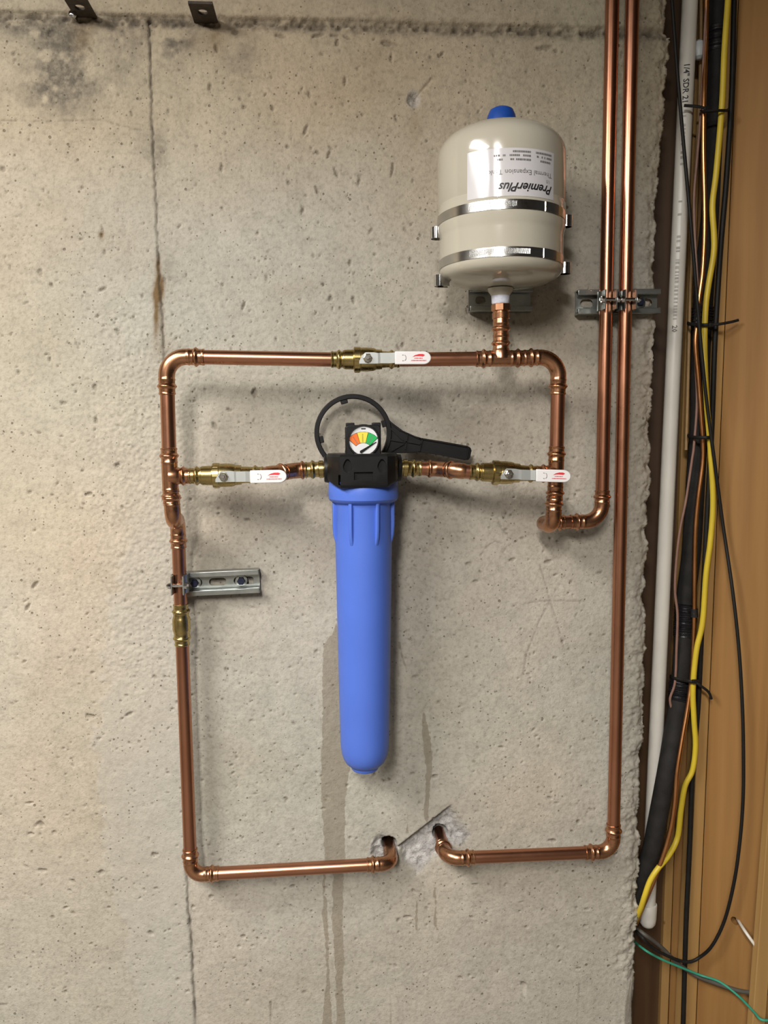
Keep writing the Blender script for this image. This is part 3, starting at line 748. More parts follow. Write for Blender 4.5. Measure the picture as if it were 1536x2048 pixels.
# ------------------------------------------------------------------ lever ball valves
def ball_valve(label, c, a, b_, handle_px, group='lever ball valves'):
    """c: stem centre on the pipe axis; a, b_: mouths."""
    t = thing('ball_valve', label, 'valve', c, group)
    d = unit(b_ - a); Lt = np.linalg.norm(b_ - a); s = float((c - a) @ d)
    up = np.array([0, 0, 1.0]); fr = unit(np.cross(up, d)); fr = fr if fr[1] < 0 else -fr
    pe = [(t_, r) for t_, r in END if t_ < 0.0168]
    prof = pe + [(0.0185, 0.0126), (0.019, 0.0140), (0.0205, 0.0142), (0.021, 0.0150), (s-0.021, 0.0155), (s-0.020, 0.0178), (s-0.0195, 0.0195), (s-0.010, 0.0195), (s-0.009, 0.0183), (s, 0.0186), (s+0.010, 0.0178), (s+0.014, 0.0168), (s+0.0145, 0.0158), (s+0.024, 0.0152), (s+0.0245, 0.0132), (Lt-0.0185, 0.0126)] + [(Lt - t_, r) for t_, r in reversed(pe)]
    body = mk('valve_body', [lathe(a, d, prof, 32)], BRASS, t)
    bead(body, a + d*0.0125, d, BRASS); bead(body, b_ - d*0.0125, d, BRASS)
    mk('hex_ring', [lathe(c - d*0.0195, d, [(0, 0.0180), (0.001, 0.0200), (0.0085, 0.0200), (0.0095, 0.0182)], 8, ref=fr)], BRASS, body, sharp=20)
    mk('stem', [lathe(c, fr, [(0.010, 0.0085), (0.026, 0.0085), (0.0265, 0.006), (0.034, 0.006)], 20)], BRASS, t)
    # lever: plate at the stem, step, flat arm
    o = c + fr*0.029
    def bar(x0, x1, h, y0, y1, zc=0.0): return hull_quad([o + d*x0 + up*(zc+h) + fr*y0, o + d*x1 + up*(zc+h) + fr*y1, o + d*x1 + up*(zc-h) + fr*y1, o + d*x0 + up*(zc-h) + fr*y0], [o + d*x0 + up*(zc+h) + fr*(y0-0.0025), o + d*x1 + up*(zc+h) + fr*(y1-0.0025), o + d*x1 + up*(zc-h) + fr*(y1-0.0025), o + d*x0 + up*(zc-h) + fr*(y0-0.0025)])
    pl = [(-0.0125, -0.0085), (-0.0125, -0.0045), (-0.008, 0.004), (-0.003, 0.0085), (0.010, 0.0085), (0.0165, 0.0075), (0.0165, -0.0085)]
    lever = mk('lever', [extrude(pl, o, d, up, fr, -0.0025, 0.0), bar(0.0160, 0.0200, 0.0079, 0.0, 0.0045, -0.0005), bar(0.0195, 0.0345, 0.0079, 0.0045, 0.0045, -0.0005), bar(0.034, 0.041, 0.0079, 0.0045, 0.0090, -0.0005), bar(0.0405, 0.060, 0.0079, 0.0090, 0.0090, -0.0005)], LEVER, t, sharp=25)
    mk('lever_nut', [lathe(o, fr, [(0, 0.0072), (0.0012, 0.0076), (0.0013, 0.0062), (0.005, 0.0062), (0.0056, 0.0052)], 6), lathe(o, fr, [(0.004, 0.0032), (0.0085, 0.0032), (0.009, 0.0026)], 16)], STEEL, lever, sharp=20)
    # vinyl sleeve
    h = 0.0098; x0, x1 = 0.0415, 0.097
    pts = [(x0, -h), (x0, h)]
    pts += [(x1 - h*1.2 + h*1.2*math.sin(q), h*math.cos(q)) for q in np.linspace(0, math.pi, 14)]
    sl = mk('handle_sleeve', [extrude(pts, o + up*(-0.0008), d, up, fr, 0.0055, 0.0105)], WHITEV, t, bevel=0.0012)
    fo = o + fr*0.0107 - up*0.0008
    put = lambda u0, v0: (lambda u, v: fo + d*(u0 + u) + up*(v0 + v))
    marks = []
    # logo: small leaning wordmark on a swoosh, with two lines of fine print
    sw = [(0.0, 0.0), (0.004, 0.0028), (0.010, 0.0045), (0.016, 0.0046), (0.0195, 0.0030), (0.0165, 0.0008), (0.011, 0.0012), (0.005, 0.0012)]
    marks.append(extrude(sw[:], fo + d*0.068 + up*0.0012, d, up, fr, -0.0001, 0.0))
    lg = mk('logo_print', marks, INKR, sl, flatshade=True)
    ln = []
    for v, n_, u0 in ((-0.0012, 8, 0.071), (-0.0046, 14, 0.0665)):
        for k in range(n_):
            ww = 0.0011 + 0.0006*((k*7) % 3)/2
            ln.append(extrude([(0, 0), (ww*0.9, 0), (ww*0.9, 0.0013), (0, 0.0013)], fo + d*(u0 + k*0.00165) + up*v, d, up, fr, -0.0001, 0.0))
    mk('fine_print', ln, INKR, sl, flatshade=True)
    arc = [fo + d*(0.0555 + 0.0028*math.cos(q)) + up*(0.0042*math.sin(q)) for q in np.linspace(-1.35, 1.35, 12)]
    mk('embossed_mark', [sweep(arc, 0.0004, 6), box(fo + d*0.0535 + up*0.0042, 0.0016, 0.0008, 0.0009, (d, fr, up)), box(fo + d*0.0535 - up*0.0042, 0.0016, 0.0008, 0.0009, (d, fr, up))], INKG, sl)
    return t
ball_valve('brass lever valve with white handle on the top horizontal pipe', P(733, 719.5, DL), A_val - td2*0.0, B_val, None)
vl_a, vl_b = A_tee + xd*0.029, P(527, 949, DL)
ball_valve('brass lever valve with white handle left of the blue filter', P(452, 951, DL), vl_a, vl_b, None)
vr_a, vr_b = P(939, 943.5, DL), B_tee - xd*0.029
ball_valve('brass lever valve with white handle right of the blue filter', P(1009, 946, DL), vr_a, vr_b, None)

# ------------------------------------------------------------------ connectors between valves and filter
def connector(label, v_end, f_port, jog_a, jog_b):
    t = thing('filter_connector', label, 'pipe fitting', (jog_a + jog_b)/2, 'short connectors beside the filter')
    pts = [v_end, jog_a, jog_b, f_port]
    # offset built from two street 45 fittings
    def rnd(p0, p1, p2, r=0.010, n=6):
        a = p1 + unit(p0-p1)*r; b2 = p1 + unit(p2-p1)*r
        return [(1-t_)**2*a + 2*t_*(1-t_)*p1 + t_*t_*b2 for t_ in np.linspace(0, 1, n)]
    path = [v_end - unit(jog_a-v_end)*0.012] + rnd(v_end, jog_a, jog_b) + rnd(jog_a, jog_b, f_port) + [f_port]
    mk('offset_pipe', [sweep(path, RP + 0.0002, 28)], COPPER, t)
    mid = (jog_a + jog_b)/2; md = unit(jog_b - jog_a)
    for q, dd in ((jog_a, unit(jog_a - v_end)), (jog_b, unit(f_port - jog_b))):
        sg = 1 if np.allclose(q, jog_a) else -1
    f45 = mk('elbow_45', [sweep([jog_a + unit(v_end-jog_a)*0.012] + rnd(v_end, jog_a, jog_b, 0.009) + [mid - md*0.001], [0.0123] + [0.0128]*6 + [0.0126], 28)], COPFIT, t)
    bead(f45, mid - md*0.007, md)
    g45 = mk('elbow_45', [sweep([mid + md*0.001] + rnd(jog_a, jog_b, f_port, 0.009) + [jog_b + unit(f_port-jog_b)*0.018], [0.0126] + [0.0128]*6 + [0.0123], 28)], COPFIT, t)
    bead(g45, jog_b + unit(f_port-jog_b)*0.012, f_port - jog_b)
    # brass male adapter at the filter
    fd = unit(jog_b - f_port); la = 0.034
    prof = [(-0.006, 0.0120), (0.004, 0.0124), (0.0045, 0.0142), (0.011, 0.0142), (0.0115, 0.0126)] + [(la - t_, r) for t_, r in reversed(END) if la - t_ > 0.0117]
    ma = mk('male_adapter', [lathe(f_port, fd, prof, 28)], BRASS, t, label='brass male adapter')
    bead(ma, f_port + fd*(la-0.0125), fd, BRASS)
    return t
F_l = P(652, 938, DF); F_r = P(801, 935.5, DF)
connector('short offset copper connector between left valve and filter head', vl_b, F_l, P(548, 947.5, DL), P(590, 941, DF))
connector('short offset copper connector between filter head and right valve', vr_a, F_r, P(915, 941, DL), P(874, 937.5, DF))

# ------------------------------------------------------------------ water filter
fx = P(726.5, 940, DF)
sm = 0.815e-3
F_top = P(726.5, 962, DF); F_bot = P(730, 1541, DF)
axz = unit(F_bot - F_top); Lf = np.linalg.norm(F_bot - F_top)
flt = thing('water_filter', 'blue cartridge water filter housing with black head and colour dial gauge', 'water filter', F_bot)
def zt(py): return (F_top[2] - P(728, py, DF)[2])
def rr(pxr, py): return pxr * mpp(728, py, DF)
rt = [(-0.012, 0.048), (0.0, rr(69, 965)), (zt(985), rr(70, 985)), (zt(996), rr(69.5, 996)), (zt(1001), rr(66, 1003)), (zt(1003), rr(62, 1006)), (zt(1006), rr(57.5, 1010)), (zt(1012), rr(56.5, 1012)), (zt(1090), rr(56.5, 1090)), (zt(1300), rr(52.5, 1300)), (zt(1470), rr(49, 1470)), (zt(1490), rr(48.3, 1490)), (zt(1503), rr(46.5, 1503)), (zt(1514), rr(43, 1514)), (zt(1522), rr(38.5, 1522)), (zt(1527), rr(33, 1527)), (zt(1530), rr(28.5, 1530)), (zt(1531), rr(27.5, 1531)), (zt(1535), rr(27, 1535)), (zt(1537), rr(25.5, 1537)), (zt(1537.5), rr(20, 1537))]
sump = mk('filter_bowl', [lathe(F_top, axz, rt, 64)], BLUEP, flt, sharp=32)
for k in range(7):
    a = math.radians(-24 + k*360/7 - 3)
    rad_d = np.array([math.sin(a), -math.cos(a), 0.0]); tan = np.array([math.cos(a), math.sin(a), 0.0])
    prof = [(zt(1000), 0.030), (zt(1000), rr(63.5, 1003)), (zt(1050), rr(63, 1050)), (zt(1068), rr(61.5, 1068)), (zt(1082), rr(57.8, 1082)), (zt(1087), rr(55, 1087)), (zt(1087), 0.030)]
    V = []
    for sgn, wd in ((-1, 0.0040), (1, 0.0040)):
        for (t_, r_) in prof:
            V.append(F_top + axz*t_ + rad_d*r_ + tan*sgn*wd*(1.0 if r_ < 0.04 else 0.72))
    n = len(prof)
    Fc = [tuple(range(n)), tuple(reversed(range(n, 2*n)))] + [(i, i+n, (i+1) % n + n, (i+1) % n) for i in range(n)]
    mk('rib', [(V, Fc)], BLUEP, sump, bevel=0.0018)
# black head
ex_, ez_ = np.array([1.0, 0, 0]), np.array([0, 0, 1.0])
yb = np.array([0, 1.0, 0])
zh_t = P(727, 908, DF + 0.055)[2]; zh_b = P(727, 975, DF + 0.055)[2]
hc = np.array([P(727, 940, DF + 0.05)[0], -DF, 0.0])
plan = [(-0.037, -0.060), (0.037, -0.060), (0.050, -0.050), (0.0555, -0.034), (0.0575, -0.010), (0.0575, 0.020), (0.045, 0.034), (-0.045, 0.034), (-0.0575, 0.020), (-0.0575, -0.010), (-0.0555, -0.034), (-0.048, -0.046)]
V = []; n = len(plan)
for lvl, (z, s, dz) in enumerate(((zh_b, 0.97, 1), (zh_b + 0.004, 1.0, 1), (zh_t - 0.004, 1.0, 0), (zh_t, 0.955, 0))):
    for (x_, y_) in plan:
        lift = 0.0
        if dz and abs(x_) > 0.046: lift = 0.010 * (abs(x_) - 0.040)/0.0175
        V.append(hc + ex_*x_*s + yb*y_*s + ez_*(z + lift))
Fc = [tuple(reversed(range(n))), tuple(3*n + i for i in range(n))]
for q in range(3):
    for i in range(n): Fc.append((q*n + i, q*n + (i+1) % n, (q+1)*n + (i+1) % n, (q+1)*n + i))
head = mk('filter_head', [(V, Fc)], BLACKP, flt, sharp=30)
def recess_oval(px, py, rx, ry, dpt):
    c_ = P(px, py, DF + 0.060); mp_ = mpp(px, py, DF+0.06)
    poly = [(rx*mp_*math.cos(q) * (1 - 0.28*max(0, math.sin(q))), ry*mp_*math.sin(q)) for q in np.linspace(0, 2*math.pi, 24, endpoint=False)]
    return extrude(poly, c_ * [1, 0, 1] + np.array([0, -DF-0.060, 0]), ex_, ez_, yb, -0.004, dpt)
cr_ = P(727, 952, DF + 0.060); mp_ = mpp(727, 952, DF+0.06)
cut(head, [recess_oval(695, 932, 9, 14, 0.006), recess_oval(764, 932, 9, 14, 0.006), box(cr_ + yb*0.001, 38*mp_, 0.009, 16*mp_), box(P(679, 960, DF+0.055), 0.0035, 0.03, 0.016)])
# inlet / outlet bosses
for (pp, sg) in ((P(648, 938, DF), 1), (P(802.5, 935.5, DF), -1)):
    mk('port_boss', [lathe(pp, ex_*sg, [(0, 0.019), (0.001, 0.0215), (0.006, 0.0225), (0.020, 0.0235), (0.045, 0.024)], 36)], BLACKP, head)
mk('mount_bracket', [box((P(706, 866, 0.036)[0], -0.028, zh_t - 0.010), 0.024, 0.058, 0.014), box((P(706, 866, 0.036)[0], -0.003, zh_t - 0.006), 0.027, 0.012, 0.020)], BLACKP, flt, bevel=0.002)
# gauge on top of the head
DG = DF + 0.030
gc = P(727, 881, DG); gm = mpp(727, 881, DG)
gz0 = zh_t - 0.004
gb = [(-36*gm, gz0 - gc[2]), (-36*gm, 27*gm), (-30*gm, 31*gm), (30*gm, 31*gm), (35*gm, 27*gm), (35*gm, gz0 - gc[2])]
gauge = mk('gauge_body', [extrude(gb, gc, ex_, ez_, yb, -0.002, 0.036)], BLACKP, flt, bevel=0.0015)
for sx in (-26, 26.5):
    mk('gauge_lug', [box(gc + ex_*sx*gm + ez_*30*gm + yb*0.010, 17*gm, 0.022, 11*gm)], BLACKP, gauge, bevel=0.0012)
ring_pts = [gc - yb*0.0045 + ex_*31*gm*math.cos(q) + ez_*31*gm*math.sin(q) for q in np.linspace(0, 2*math.pi, 49)]
mk('gauge_bezel', [lathe(gc + yb*0.001, -yb, [(0, 32*gm), (0.005, 32.5*gm), (0.0075, 31.5*gm), (0.0075, 29.0*gm), (0.0030, 28.3*gm)], 48, caps=False)], BLACKP, gauge)
gd = gc - yb*0.0030
def gpt(r, a): return (r*gm*math.cos(math.radians(a)), r*gm*math.sin(math.radians(a)))
dial = mk('gauge_dial', [extrude([gpt(28.6, a) for a in range(0, 360, 6)], gd, ex_, ez_, yb, 0.0, 0.0015)], DIAL, gauge, flatshade=True)
pv = np.array([-1.0, -24.0])                      # needle pivot, in gauge pixels from the centre
def sect(a0, a1, r0, r1): return [( (pv[0] + r1*math.cos(math.radians(a)))*gm, (pv[1] + r1*math.sin(math.radians(a)))*gm) for a in np.linspace(a0, a1, 8)] + [((pv[0] + r0*math.cos(math.radians(a)))*gm, (pv[1] + r0*math.sin(math.radians(a)))*gm) for a in np.linspace(a1, a0, 8)]
mk('dial_border', [extrude(sect(43.5, 138.5, 19.0, 41.7), gd, ex_, ez_, yb, -0.00012, 0.0)], INKB, dial, flatshade=True)
for nm, a0, a1, mt in (('red_sector', 108, 136.5, ORANGE), ('yellow_sector', 76, 106.5, YELLOWD), ('green_sector', 45.5, 74.5, GREEND)):
    mk(nm, [extrude(sect(a0, a1, 19.8, 40.8), gd, ex_, ez_, yb, -0.0003, -0.0001)], mt, dial, flatshade=True)
    am = math.radians((a0 + a1)/2)
    ur = np.array([math.cos(am), math.sin(am)])
    ln = []
    for k in range(6):
        q = pv + ur*(22.5 + k*2.7)
        ln.append(extrude([((q[0]-1.2)*gm, (q[1]-0.7)*gm), ((q[0]+1.2)*gm, (q[1]-0.7)*gm), ((q[0]+1.2)*gm, (q[1]+0.7)*gm), ((q[0]-1.2)*gm, (q[1]+0.7)*gm)], gd, ex_, ez_, yb, -0.0004, -0.0003))
    mk('dial_print', ln, INKG, dial, flatshade=True)
mk('dial_mark', [extrude([(-4*gm, 22*gm), (4*gm, 22*gm), (5*gm, 23.5*gm), (4*gm, 24.5*gm), (-4*gm, 24.5*gm), (-5*gm, 23.5*gm)], gd, ex_, ez_, yb, -0.0002, 0.0)], INKB, dial, flatshade=True)
na = math.radians(34); nd = np.array([math.cos(na), math.sin(na)]); nn = np.array([-nd[1], nd[0]])
npts = [pv + nd*0 + nn*3 + [-5, 1], pv + nd*34 + nn*0.6 + [-2, 2], pv + nd*34 - nn*0.6 + [-2, 2], pv - nn*2.6 + [-5, 1], pv - nd*2 + [-5, 1]]
mk('needle', [extrude([(p_[0]*gm, p_[1]*gm) for p_ in npts], gd, ex_, ez_, yb, -0.0012, -0.0006)], BLACKP, gauge, flatshade=True)

# ------------------------------------------------------------------ spanner wrench hanging behind the head
DW = 0.036
wc = P(706, 866, DW); wm = mpp(706, 866, DW)
wr_t = thing('spanner_wrench', 'black plastic ring spanner hanging behind the filter head', 'wrench', wc - ez_*0.075)
n = 72
V = []; Fc = []
for i in range(n):
    q = 2*math.pi*i/n
    for (r_, y_) in ((67.5, -0.007), (77, -0.007), (77, 0.005), (67.5, 0.005)):
        V.append(wc + ex_*r_*wm*math.cos(q) + ez_*r_*wm*math.sin(q) + yb*y_)
for i in range(n):
    j = (i+1) % n
    for k in range(4):
        Fc.append((i*4 + k, j*4 + k, j*4 + (k+1) % 4, i*4 + (k+1) % 4))
ringo = mk('ring', [(V, Fc)], BLACKP, wr_t, bevel=0.0012)
for a in (105, 191, 16, 250, 318):
    q = math.radians(a); rd2 = np.array([math.cos(q), 0, math.sin(q)]); tg = np.array([-math.sin(q), 0, math.cos(q)])
    mk('tooth', [box(wc + rd2*64.5*wm, 9*wm, 0.011, 14*wm, (rd2, yb, tg))], BLACKP, ringo, bevel=0.001)
hp = [(756, 811), (769, 830), (783, 845), (804, 861), (815, 868), (842, 877), (883, 884), (936, 894), (943, 898), (945, 904), (942, 918), (938, 923), (931, 923), (883, 913), (842, 906), (808, 907), (768, 908), (774, 890), (777, 868), (774, 845), (764, 825), (752, 812)]
hpw = [((px-706)*wm, (866-py)*wm) for px, py in hp]
handle = mk('handle', [extrude(hpw, wc, ex_, ez_, yb, -0.0045, 0.003)], BLACKP, wr_t, bevel=0.0012)
def strip(p0, p1, wd=2.2):
    a = np.array([(p0[0]-706)*wm, (866-p0[1])*wm]); b2 = np.array([(p1[0]-706)*wm, (866-p1[1])*wm]); u = unit(b2-a); v = np.array([-u[1], u[0]])*wd*wm/2
    return extrude([tuple(a+v), tuple(b2+v), tuple(b2-v), tuple(a-v)], wc, ex_, ez_, yb, -0.0075, -0.004)
for p0, p1 in (((778, 855), (806, 882)), ((778, 880), (812, 886)), ((782, 903), (808, 888)), ((815, 868), (810, 900)), ((845, 878), (838, 904)), ((810, 884), (842, 890)), ((774, 840), (800, 862)), ((802, 862), (842, 880)), ((838, 878), (936, 896)), ((842, 904), (934, 921)), ((938, 897), (934, 921))):
    mk('web', [strip(p0, p1)], BLACKP, handle, flatshade=True)

# ------------------------------------------------------------------ expansion tank
T0 = P(1001, 592, DL)
tax = np.array([T0[0], -DL, 0.0])
def tz(py): return P(1001, py, DL)[2]
RT_ = 0.0985
z_ct = tz(322); z_cb = tz(545)
tank = thing('expansion_tank', 'cream expansion tank with upside-down label and blue cap', 'tank', (tax[0], -DL, tz(607)))
prof = []
for q in np.linspace(0, 1, 9):                    # bottom dome
    a = q*math.pi/2
    prof.append((z_cb - 0.024*math.cos(a), max(0.013, RT_*0.965*math.sin(a)**0.9)))
prof += [(z_cb + 0.004, RT_*0.972), (tz(482), RT_*0.972), (tz(474), RT_*0.978), (tz(466), RT_), (tz(419), RT_), (tz(418), RT_ - 0.0006), (tz(416.5), RT_ - 0.0006), (tz(415.5), RT_)]
for q in np.linspace(0, 1, 14):
    a = q*math.pi/2
    ca, sa = math.cos(a)**0.72, math.sin(a)**0.9
    prof.append((z_ct + 0.047*sa, max(0.004, RT_*ca)))
tb = mk('tank_shell', [lathe(tax, ez_, prof, 96)], CREAM, tank, sharp=50)
zc_ = z_ct + 0.044
mk('valve_cap', [lathe(tax + ez_*zc_, ez_, [(-0.004, 0.0245), (0.008, 0.0240), (0.022, 0.0215), (0.030, 0.0180), (0.033, 0.0130)], 32)], BLUECAP, tank)
mk('nipple', [lathe(tax, ez_, [(z_cb - 0.0245 - 0.0005, 0.0205), (z_cb - 0.030, 0.0190), (tz(588), 0.0165), (tz(592), 0.0150)][::-1], 32)], CREAM, tank)
mk('thread_tape', [lathe(tax, ez_, [(tz(608.5), 0.0128), (tz(606), 0.0138), (tz(599), 0.0142), (tz(592), 0.0146), (tz(589), 0.0140)], 28)], TAPEW, tank)
# paper label wrapped on the shell, printed upside down
def wrap(ang, z, off=0.0006): return tax + np.array([math.sin(ang)*(RT_ + off), -math.cos(ang)*(RT_ + off), z])
camaz = -math.atan2(tax[0], 1.34 - DL)
la0, la1 = camaz + math.radians(-29.5), camaz + math.radians(50)
lz0, lz1 = P(1015, 393, DL + 0.095)[2], P(1015, 297, DL + 0.095)[2]
na_ = 40
V = [wrap(la0 + (la1-la0)*i/na_, z, 0.0004) for z in (lz0, lz1) for i in range(na_+1)]
Fc = [(i, i+1, na_+2+i, na_+1+i) for i in range(na_)]
lab = mk('paper_label', [(V, Fc)], LABEL, tank, sharp=60)
lw = (la1-la0)*RT_; lh = lz1-lz0
def lput(u0, v0):          # upside down: u runs to the left from the right edge, v downwards
    return lambda u, v: wrap(la1 - (u0 + u)/RT_, lz0 + (v0 - v) , 0.0007)
tl = [text_shape('PremierPlus', 0.0172, lput(0.004, lh*0.27), shear=0.42, offset=0.00035, res=3)]
mk('brand_lettering', tl, INKB, lab, flatshade=True)
tl = [text_shape('Thermal Expansion Tank', 0.0098, lput(0.005, lh*0.55), res=2)]
mk('title_lettering', tl, INKG, lab, flatshade=True)
tl = [text_shape('US', 0.0062, lput(0.009, lh*0.39), res=1)]
def scrib(u0, v0, length, h=0.0026):
    out = []; u = 0; rs = random.Random(int(u0*1e5 + v0*1e6))
    while u < length:
        wd = rs.uniform(0.0012, 0.0030)
        if rs.random() < 0.85:
            out.append(([lput(u0, v0)(u, 0), lput(u0, v0)(u + wd, 0), lput(u0, v0)(u + wd, h), lput(u0, v0)(u, h)], [(0, 1, 2, 3)]))
        u += wd + 0.0006
    return out
for v, ll in ((lh*0.78, (0.020, 0.030)), (lh*0.865, (0.028, 0.040)), (lh*0.945, (0.030, 0.026))):
    tl += scrib(0.006, v, ll[0]); tl += scrib(0.043, v, ll[1])
tl += scrib(0.084, lh*0.78, 0.010); tl += scrib(0.088, lh*0.865, 0.008)
mk('fine_print', tl, INKG, lab, flatshade=True, kind='stuff')

def tank_band(label, zc0, teeth, clip_px, Rb):
    t = thing('tank_band', label, 'band clamp', tax + ez_*zc0 + np.array([0, 0, -0.007]), 'steel bands round the tank')
    h = 0.0068
    mk('band', [lathe(tax + ez_*zc0, ez_, [(-h, Rb), (-h, Rb + 0.0009), (h, Rb + 0.0009), (h, Rb), (-h, Rb)], 96, caps=False)], STEEL, t)
    # worm-drive slots pressed into the band
    a0, a1, nn_ = teeth
    slots = []
    for k in range(nn_):
        a = camaz + math.radians(a0 + (a1-a0)*k/(nn_-1)); da = 0.0085
        pa = lambda an, z: tax + np.array([math.sin(an)*(Rb + 0.0016), -math.cos(an)*(Rb + 0.0016), zc0 + z])
        pb2 = lambda an, z: tax + np.array([math.sin(an)*(Rb + 0.0004), -math.cos(an)*(Rb + 0.0004), zc0 + z])
        f4 = [(a-da*0.55, -0.0032), (a+da*0.15, -0.0032), (a+da*0.55, 0.0042), (a-da*0.15, 0.0042)]
        slots.append(hull_quad([pa(*q) for q in f4], [pb2(*q) for q in f4]))
    mk('worm_slots', slots, CHROME, t, flatshade=True)
    # lap end of the strap
    al = camaz + math.radians(40)
    V = [tax + np.array([math.sin(a)*r_, -math.cos(a)*r_, zc0 + z]) for r_ in (Rb + 0.0002, Rb + 0.0020) for z in (-h, h) for a in (al, al + 0.10, al + 0.2, al + 0.3)]
    Fc = [(8+i, 9+i, 13+i, 12+i) for i in range(3)] + [(0, 8, 12, 4), (3, 7, 15, 11)] + [(i, i+1, 9+i, 8+i) for i in range(3)] + [(4+i, 12+i, 13+i, 5+i) for i in range(3)]
    mk('strap_end', [(V, Fc)], STEEL, t)
    # looped lugs at both sides
    for (px, py, sg) in clip_px:
        c_ = P(px, py, DL - 0.012); rl = 0.0085; hh_ = 0.0085
        path = [(sg*-0.014, -0.004)] + [(rl*math.cos(q)*sg, -rl*math.sin(q)) for q in np.linspace(1.9, -1.9, 14)] + [(sg*-0.014, 0.012)]
        V = []
        for i, (x_, y_) in enumerate(path):
            nx = path[min(i+1, len(path)-1)][0] - path[max(i-1, 0)][0]; ny = path[min(i+1, len(path)-1)][1] - path[max(i-1, 0)][1]
            ll = math.hypot(nx, ny); ox, oy = -ny/ll*0.0012, nx/ll*0.0012
            for z in (-hh_, hh_):
                V.append(c_ + np.array([x_, y_, z])); V.append(c_ + np.array([x_ + ox, y_ + oy, z]))
        Fc = []
        for i in range(len(path)-1):
            b0 = i*4; b1 = b0 + 4
            Fc += [(b0, b1, b1+2, b0+2), (b0+1, b0+3, b1+3, b1+1), (b0, b0+1, b1+1, b1), (b0+2, b1+2, b1+3, b0+3)]
        Fc += [(0, 2, 3, 1), (len(path)*4-4, len(path)*4-3, len(path)*4-1, len(path)*4-2)]
        mk('side_lug', [(V, Fc)], CHROME, t, sharp=40)
    return t
tank_band('upper stainless band around the cream tank', tz(445), (-28, 13, 36), ((873, 467, -1), (1134, 443, 1)), RT_)
tank_band('lower stainless band around the cream tank', tz(531), (-28, 26, 46), ((880, 562, -1), (1131, 537, 1)), RT_*0.972)

# ------------------------------------------------------------------ strut channels and pipe clamps
def strut(label, pl, pr, slots, bolts, group='galvanised strut channels', dep=0.021, hw=0.0205):
    """Slotted channel on the wall from pixel pl to pixel pr (centre line at the wall)."""
    a = P(pl[0], pl[1], 0.010); b_ = P(pr[0], pr[1], 0.010)
    a[1] = b_[1] = 0.0
    d = unit(b_-a); Ls = np.linalg.norm(b_-a); up = unit(np.cross(d, yb)); up = up if up[2] > 0 else -up
    t = thing('strut_channel', label, 'strut channel', (a + b_)/2, group)
    th = 0.0022
    back = mk('back_plate', [box((a+b_)/2 - yb*0.0055, Ls, th, 2*hw, (d, yb, up))], ZINC, t)
    cs = []
    for (px, py, wd) in slots:
        q = P(px, py, 0.003); u = float((q-a) @ d); v = 0.0; r_ = 0.0068; hl = wd/2 * 0.00087
        poly = [(hl - r_ + r_*math.cos(an), r_*math.sin(an)) for an in np.linspace(-math.pi/2, math.pi/2, 10)] + [(-hl + r_ - r_*math.cos(an), -r_*math.sin(an)) for an in np.linspace(-math.pi/2, math.pi/2, 10)]
        cs.append(extrude(poly, a + d*u, d, up, yb, -0.012, 0.006))
    if cs: cut(back, cs)
    for sg in (1, -1):
        secs = [box((a+b_)/2 + up*sg*(hw - th/2) - yb*(dep/2 + 0.001), Ls, dep, th, (d, yb, up)), box((a+b_)/2 + up*sg*(hw - 0.0045) - yb*dep, Ls, th, 0.009, (d, yb, up)), box((a+b_)/2 + up*sg*(hw - 0.009 + th/2) - yb*(dep - 0.0035), Ls, 0.007, th, (d, yb, up))]
        mk('channel_flange', secs, ZINC, t, bevel=0.0008)
    for (px, py) in bolts:
        q = P(px, py, 0.006); q = a + d*float((q-a) @ d) 
        bo = mk('washer', [lathe(q - yb*0.0065, -yb, [(0, 0.0105), (0.002, 0.0105), (0.0022, 0.010)], 28)], ZINC, t)
        mk('bolt', [lathe(q - yb*0.0085, -yb, [(0, 0.0070), (0.006, 0.0070), (0.007, 0.0060)], 6)], BOLTD, bo, sharp=20)
    return t
strut('galvanised strut channel behind the two right risers', (1152, 606), (1316, 604), [(1172, 605, 26), (1207, 605, 24), (1283, 605, 42)], [(1278, 606)])
strut('galvanised strut channel on the left copper riser', (352, 1168), (519, 1160), [(390, 1163, 30), (436, 1162, 34), (488, 1160, 40)], [(390, 1161), (483, 1158)])
strut('short strut channel half hidden behind the tank', (938, 600), (1062, 600), [(960, 600, 20)], [])

